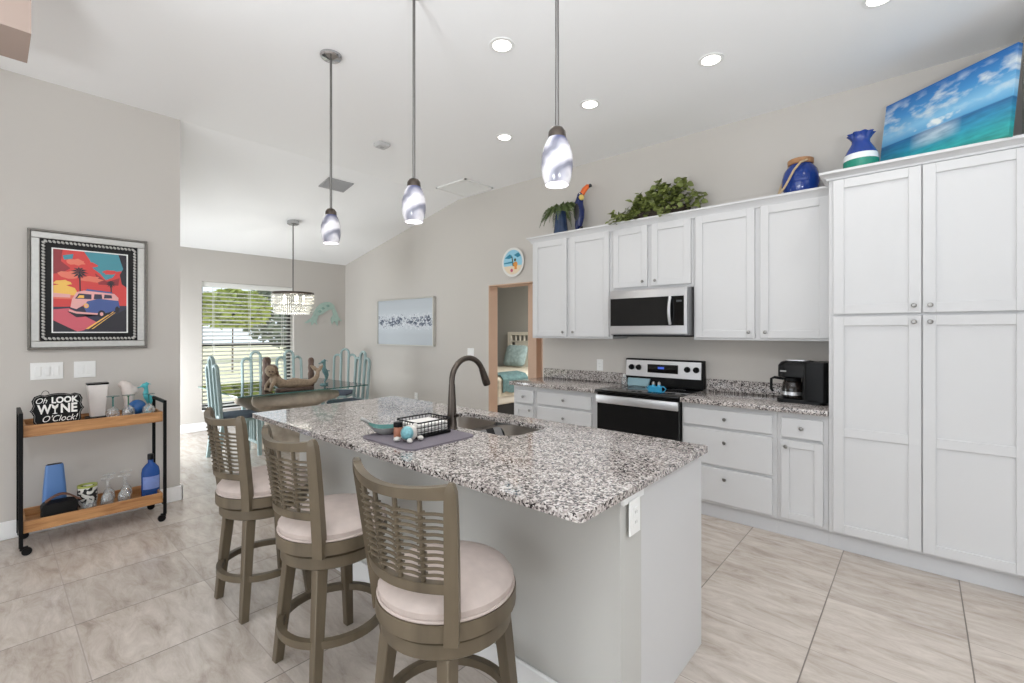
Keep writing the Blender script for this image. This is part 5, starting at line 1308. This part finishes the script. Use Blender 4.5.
M().lathe([(.020, .290), (.020, .328), (.018, .332)], (-4.45, .826, ZT2), 18).build('cap', BLACKP, t)
m = M(); m.rings([[(-4.45 + .0418 * math.cos(a), .826 + .0588 * math.sin(a), ZT2 + z) for a in [(-1.05 + 2.1 * k / 12) for k in range(13)]] + [(-4.45 + .0411 * math.cos(a), .826 + .0581 * math.sin(a), ZT2 + z) for a in [(1.05 - 2.1 * k / 12) for k in range(13)]] for z in (.07, .165)]); m.build('label', mat('bottle_label', (120, 140, 196), 0.5, noise=.25, nscale=40), t)

# ================================================================== DINING NOOK
GZ = 0.757
t = thing('dining_table', 'glass topped dining table on a carved driftwood base', 'table', (-6.0, 2.44, 0))
tx0, tx1, ty0, ty1 = -6.72, -5.30, 1.712, 3.225
M().rings([[(p_[0], p_[1], z) for p_ in rrect(tx0, tx1, ty0, ty1, .03, 4)] for z in (.7445, GZ)]).build('glass_top', TGLASS, t)
m = M(); o_ = rrect(tx0 - .0008, tx1 + .0008, ty0 - .0008, ty1 + .0008, .03, 4); i_ = rrect(tx0, tx1, ty0, ty1, .03, 4)
m.rings([[(p_[0], p_[1], .7445) for p_ in i_], [(p_[0], p_[1], .7445) for p_ in o_], [(p_[0], p_[1], GZ) for p_ in o_], [(p_[0], p_[1], GZ) for p_ in i_]], False, False)
m.build('glass_rim', TEDGE, t)
m = M(); rnd = random.Random(3)
m.tube([(-6.0, 2.44, 0.0), (-5.98, 2.45, .2), (-6.02, 2.42, .42), (-6.0, 2.44, .60)], [.30, .20, .17, .20], 14)
for a, b_ in (((-5.62, 2.02), .10), ((-5.50, 2.55), .11), ((-5.75, 2.95), .10), ((-6.4, 2.1), .10), ((-6.45, 2.8), .10), ((-6.1, 1.95), .09)):
    m.tube([(-6.0, 2.44, .48), ((-6.0 + a[0]) / 2, (2.44 + a[1]) / 2, .58 + rnd.uniform(-.04, .02)), (a[0], a[1], .655)], [.16, b_ * 1.2, b_ * .85], 12)
    m.tube([(-6.0, 2.44, .12), ((-6.0 * .4 + a[0] * .6), (2.44 * .4 + a[1] * .6), .07)], [.16, .06], 10)
m.tube([(-5.62, 1.95, .645), (-5.50, 2.25, .655), (-5.46, 2.6, .65), (-5.58, 2.95, .645)], [.05, .085, .09, .05], 12)
m.tube([(-5.75, 2.0, .66), (-5.55, 2.4, .63), (-5.52, 2.75, .68)], [.06, .07, .05], 10)
b_ = m
for v in b_.b.verts:
    if v.co.z > .7440: v.co.z = .7440
    if v.co.z < 0: v.co.z = 0
m.build('driftwood_base', DRIFT, t, rem=0.022)

def make_chair(label):
    t = thing('dining_chair', label, 'chair', (0, 0, 0), 'teal arched-back dining chairs'); kw = dict(world=False)
    # local: seat centre at the origin, front towards +y
    def loop(xc, w_, zt, z0=.47):
        pts = []; yb = lambda z: -.205 - .05 * (z - .47) / .68
        for z in (z0, z0 + .2, zt - w_ * 1.1): pts.append((xc - w_, yb(z), z))
        for k in range(1, 10):
            a = PI - PI * k / 10; z = zt - w_ * 1.1 + w_ * 1.1 * math.sin(a); pts.append((xc + w_ * math.cos(a), yb(z), z))
        for z in (zt - w_ * 1.1, z0 + .2, z0): pts.append((xc + w_, yb(z), z))
        return pts
    for xc, w_, zt in ((0, .062, 1.15), (-.118, .058, 1.06), (.118, .058, 1.06)):
        M().tube(loop(xc, w_, zt), .019, 8, flat=1.2).build('back_loop', TEAL, t, **kw)
    m = M(); m.box(-.19, .19, -.222, -.190, .455, .505, .004); m.build('back_rail', TEAL, t, **kw)
    m = M(); m.rings([[(p_[0], p_[1], z) for p_ in rrect(-.20, .20, -.20, .21, .03)] for z in (.42, .452)]); m.build('seat_frame', TEAL, t, **kw)
    m = M(); m.rings([[(p_[0], p_[1], z) for p_ in rrect(-.19 + i, .19 - i, -.185 + i, .20 - i, .04)] for z, i in ((.452, 0), (.475, -.006), (.495, .012), (.502, .05))]); m.build('cushion', CUSH, t, **kw)
    for sx, sy in ((-1, -1), (1, -1), (1, 1), (-1, 1)):
        m = M(); x, y = sx * .175, (-.185 if sy < 0 else .18); yo = -.05 if sy < 0 else 0.01
        m.hexa([(x - .018, y + yo - .018, 0), (x + .018, y + yo - .018, 0), (x + .018, y + yo + .018, 0), (x - .018, y + yo + .018, 0)], [(x - .022, y - .022, .42), (x + .022, y - .022, .42), (x + .022, y + .022, .42), (x - .022, y + .022, .42)])
        m.build('leg', TEAL, t, **kw)
    for x in (-.06, 0, .06):
        m = M(); m.box(x - .012, x + .012, .165, .185, .16, .42, .002); m.build('front_slat', TEAL, t, **kw)
    m = M(); m.box(-.16, .16, .165, .185, .13, .16, .002); m.build('stretcher', TEAL, t, **kw)
    return t
ch = make_chair('teal arched-back dining chair at the left end of the glass table')
ch.location = (-5.93, 1.895, 0)
for x, y, rz, lb in ((-6.80, 2.50, -90, 'teal dining chair in front of the window, left of the two'), (-6.80, 2.96, -90, 'teal dining chair in front of the window, right of the two'),
                     (-6.88, 3.66, -140, 'teal dining chair in the corner beyond the glass table'), (-5.90, 3.25, 180, 'teal dining chair at the right end of the glass table')):
    c = copy_tree(ch); c.location = (x, y, 0); c.rotation_euler = (0, 0, math.radians(rz)); relabel(c, lb)
# mermaid sculpture on the glass
t = thing('mermaid_sculpture', 'carved tan mermaid sculpture reclining on the glass table', 'sculpture', (-5.52, 2.35, GZ))
mx_ = -5.52
def P3(y, z, x=0): return (mx_ + x, y, GZ + z)
m = M()
m.tube([P3(2.135, .165), P3(2.155, .13), P3(2.22, .085), P3(2.29, .070), P3(2.37, .078), P3(2.46, .065), P3(2.55, .060), P3(2.615, .085), P3(2.655, .14), P3(2.67, .20)], [.030, .058, .056, .046, .060, .055, .045, .036, .028, .018], 14)
m.ell(P3(2.118, .222), (.052, .054, .062)); m.ell(P3(2.122, .238, -.008), (.062, .066, .060))
m.tube([P3(2.16, .215, -.02), P3(2.19, .16, -.02), P3(2.23, .12, -.01)], [.035, .036, .02], 10)
m.ell(P3(2.085, .218, .026), (.012, .011, .014)); m.ell(P3(2.10, .207, .04), (.010, .012, .009))
for s_ in (-1, 1):
    m.tube([P3(2.15, .14, s_ * .055), P3(2.10, .07, s_ * .075), P3(2.085, .018, s_ * .07), P3(2.12, .018, s_ * .02), P3(2.13, .028, -s_ * .01)], [.026, .022, .020, .018, .014], 10)
for s_ in (-1, 1):
    m.tube([P3(2.665, .185), P3(2.655 + s_ * .03, .24, s_ * .03), P3(2.645 + s_ * .055, .275, s_ * .06)], [.018, .030, .006], 10, flat=.45)
for v in m.b.verts:
    if v.co.z < GZ + .0005: v.co.z = GZ + .0005
m.build('figure', CARVED, t, rem=0.008)
m = M()
for k in range(7):
    a = -0.9 + 0.3 * k
    m.tube([P3(2.105, .276, -.005 + .012 * a), P3(2.15, .262 - .02 * abs(a), .045 * a), P3(2.175, .215, .058 * a - .01), P3(2.19, .165, .05 * a - .015)], [.008, .014, .014, .006], 7)
m.ell(P3(2.132, .246, -.020), (.066, .066, .060))
m.build('hair', mat('carved_brown_resin', (118, 94, 76), .65, noise=.2, nscale=20), t, rem=.006)
for a_ in (-.34, .34):
    M().ell(P3(2.118 - .050 * math.sin(.36 + a_), .226, .050 * math.cos(.36 + a_)), (.009, .010, .008)).build('eye', CARVEDK, t)
M().ell(P3(2.118 - .052 * math.sin(.36), .196, .047 * math.cos(.36)), (.008, .016, .005)).build('mouth', CARVEDK, t)
m = M(); m.rings([[(p_[0], p_[1], GZ + z) for p_ in rrect(mx_ - .07, mx_ + .07, 2.18, 2.60, .05)] for z in (.0003, .022)]); m.build('plinth', CARVEDK, t)
for nm_, x, y, h_, r_, lb in (('carved_totem', -6.1, 2.29, .365, .052, 'dark carved wooden totem standing behind the mermaid head'), ('carved_totem', -6.1, 2.85, .335, .040, 'dark carved wooden totem standing behind the mermaid tail')):
    q = thing(nm_, lb, 'sculpture', (x, y, GZ), 'carved totems on the dining table')
    m = M(); m.lathe([(r_ * 1.05, 0), (r_ * .9, h_ * .2), (r_ * 1.05, h_ * .33), (r_ * .82, h_ * .45), (r_ * 1.0, h_ * .6), (r_ * .85, h_ * .72), (r_ * .95, h_ * .88), (r_ * .7, h_ * .97), (r_ * .25, h_)], (x, y, GZ + .0003), 20); m.build('body', CARVEDK, q)
    m = M(); m.ell((x + r_ * .85, y, GZ + h_ * .74), (r_ * .32, r_ * .3, r_ * .9)); m.build('carved_face', CARVEDK, q)
seahorse(-5.70, 2.83, GZ + .0003, 0.33, mat('weathered_teal', (100, 136, 138), .6, noise=.55, nscale=60), 'weathered teal seahorse figurine near the mermaid tail')

# ================================================================== BEDROOM THROUGH THE DOORWAY
t = thing('bed', 'bed with white lattice headboard seen through the doorway', 'bed', (-5.85, 6.4, 0))
bx0, bx1, by0, by1 = -6.62, -5.02, 5.35, 7.35
M().box(bx0 + .02, bx1 - .02, by0 + .02, by1, 0, .26).build('base', mat('bed_base_black', (24, 23, 23), .7), t)
M().box(bx0, bx1, by0, by1, .26, .46, .03, 3).build('box_spring', mat('bed_skirt', (206, 202, 192), .9), t)
M().rings([[(p_[0], p_[1], z) for p_ in rrect(bx0 - .02 + i, bx1 + .02 - i, by0 - .02 + i, by1 - i, .08)] for z, i in ((.40, 0), (.66, 0), (.70, .03), (.715, .09))]).build('quilt', mat('patterned_quilt', (204, 198, 182), .9, noise=.5, nscale=14), t)
m = M(); m.box(bx0, bx0 + .10, by1, by1 + .06, 0, 1.43, .005); m.box(bx1 - .10, bx1, by1, by1 + .06, 0, 1.43, .005); m.box(bx0 + .1, bx1 - .1, by1, by1 + .06, 1.36, 1.43, .005); m.box(bx0 + .1, bx1 - .1, by1, by1 + .06, 1.22, 1.25)
for k in range(1, 12):
    x = bx0 + .1 + (bx1 - bx0 - .2) * k / 12; m.box(x - .012, x + .012, by1 + .01, by1 + .05, 1.25, 1.36)
m.box(bx0 + .22, bx1 - .22, by1 + .01, by1 + .04, .5, 1.22)
for z in (1.08, .94): m.box(bx0 + .1, bx0 + .22, by1 + .01, by1 + .05, z, z + .03); m.box(bx1 - .22, bx1 - .1, by1 + .01, by1 + .05, z, z + .03)
m.box(bx0 + .21, bx0 + .235, by1 + .005, by1 + .05, .5, 1.22)
m.build('headboard', mat('headboard_white', (226, 222, 210), .6), t)
def pillow(cx_, cy_, z_, hw, hh, tilt, name, mtl, label):
    m = M(); rr = []
    for d, k in ((-.07, .55), (-.055, .85), (-.02, 1.0), (.02, 1.0), (.055, .85), (.07, .55)):
        rr.append([(p_[0], d, p_[1]) for p_ in rrect(-hw * k, hw * k, -hh * k, hh * k, .08 * k, 4)])
    m.rings(rr); m.xf(Matrix.Translation((cx_, cy_, z_)) @ Matrix.Rotation(tilt, 4, 'X')); return solo(m, name, mtl, label, 'pillow')
pillow(-6.14, 7.06, .952, .27, .215, -.35, 'bed_pillow', mat('teal_print_fabric', (156, 178, 180), .9, noise=.6, nscale=16), 'teal patterned pillow against the bed headboard')
m = M(); rr = []
for k in range(9):
    y = 5.42 + .62 * k / 8; w_ = .02 * math.sin(k * 1.7)
    rr.append([(bx1 + .034, y, .46 + w_), (bx1 + .034, y, .66), (bx1 - .02, y, .724), (bx1 - .20, y, .728), (bx1 - .40 + w_, y, .728), (bx1 - .40 + w_, y, .738), (bx1 - .20, y, .748 + w_), (bx1 - .01, y, .738), (bx1 + .048, y, .67), (bx1 + .048, y, .46 + w_)])
m.rings(rr); solo(m, 'throw_blanket', mat('teal_throw', (88, 116, 118), .95, noise=.6, nscale=16), 'dark teal throw blanket folded over the side of the bed', 'blanket')
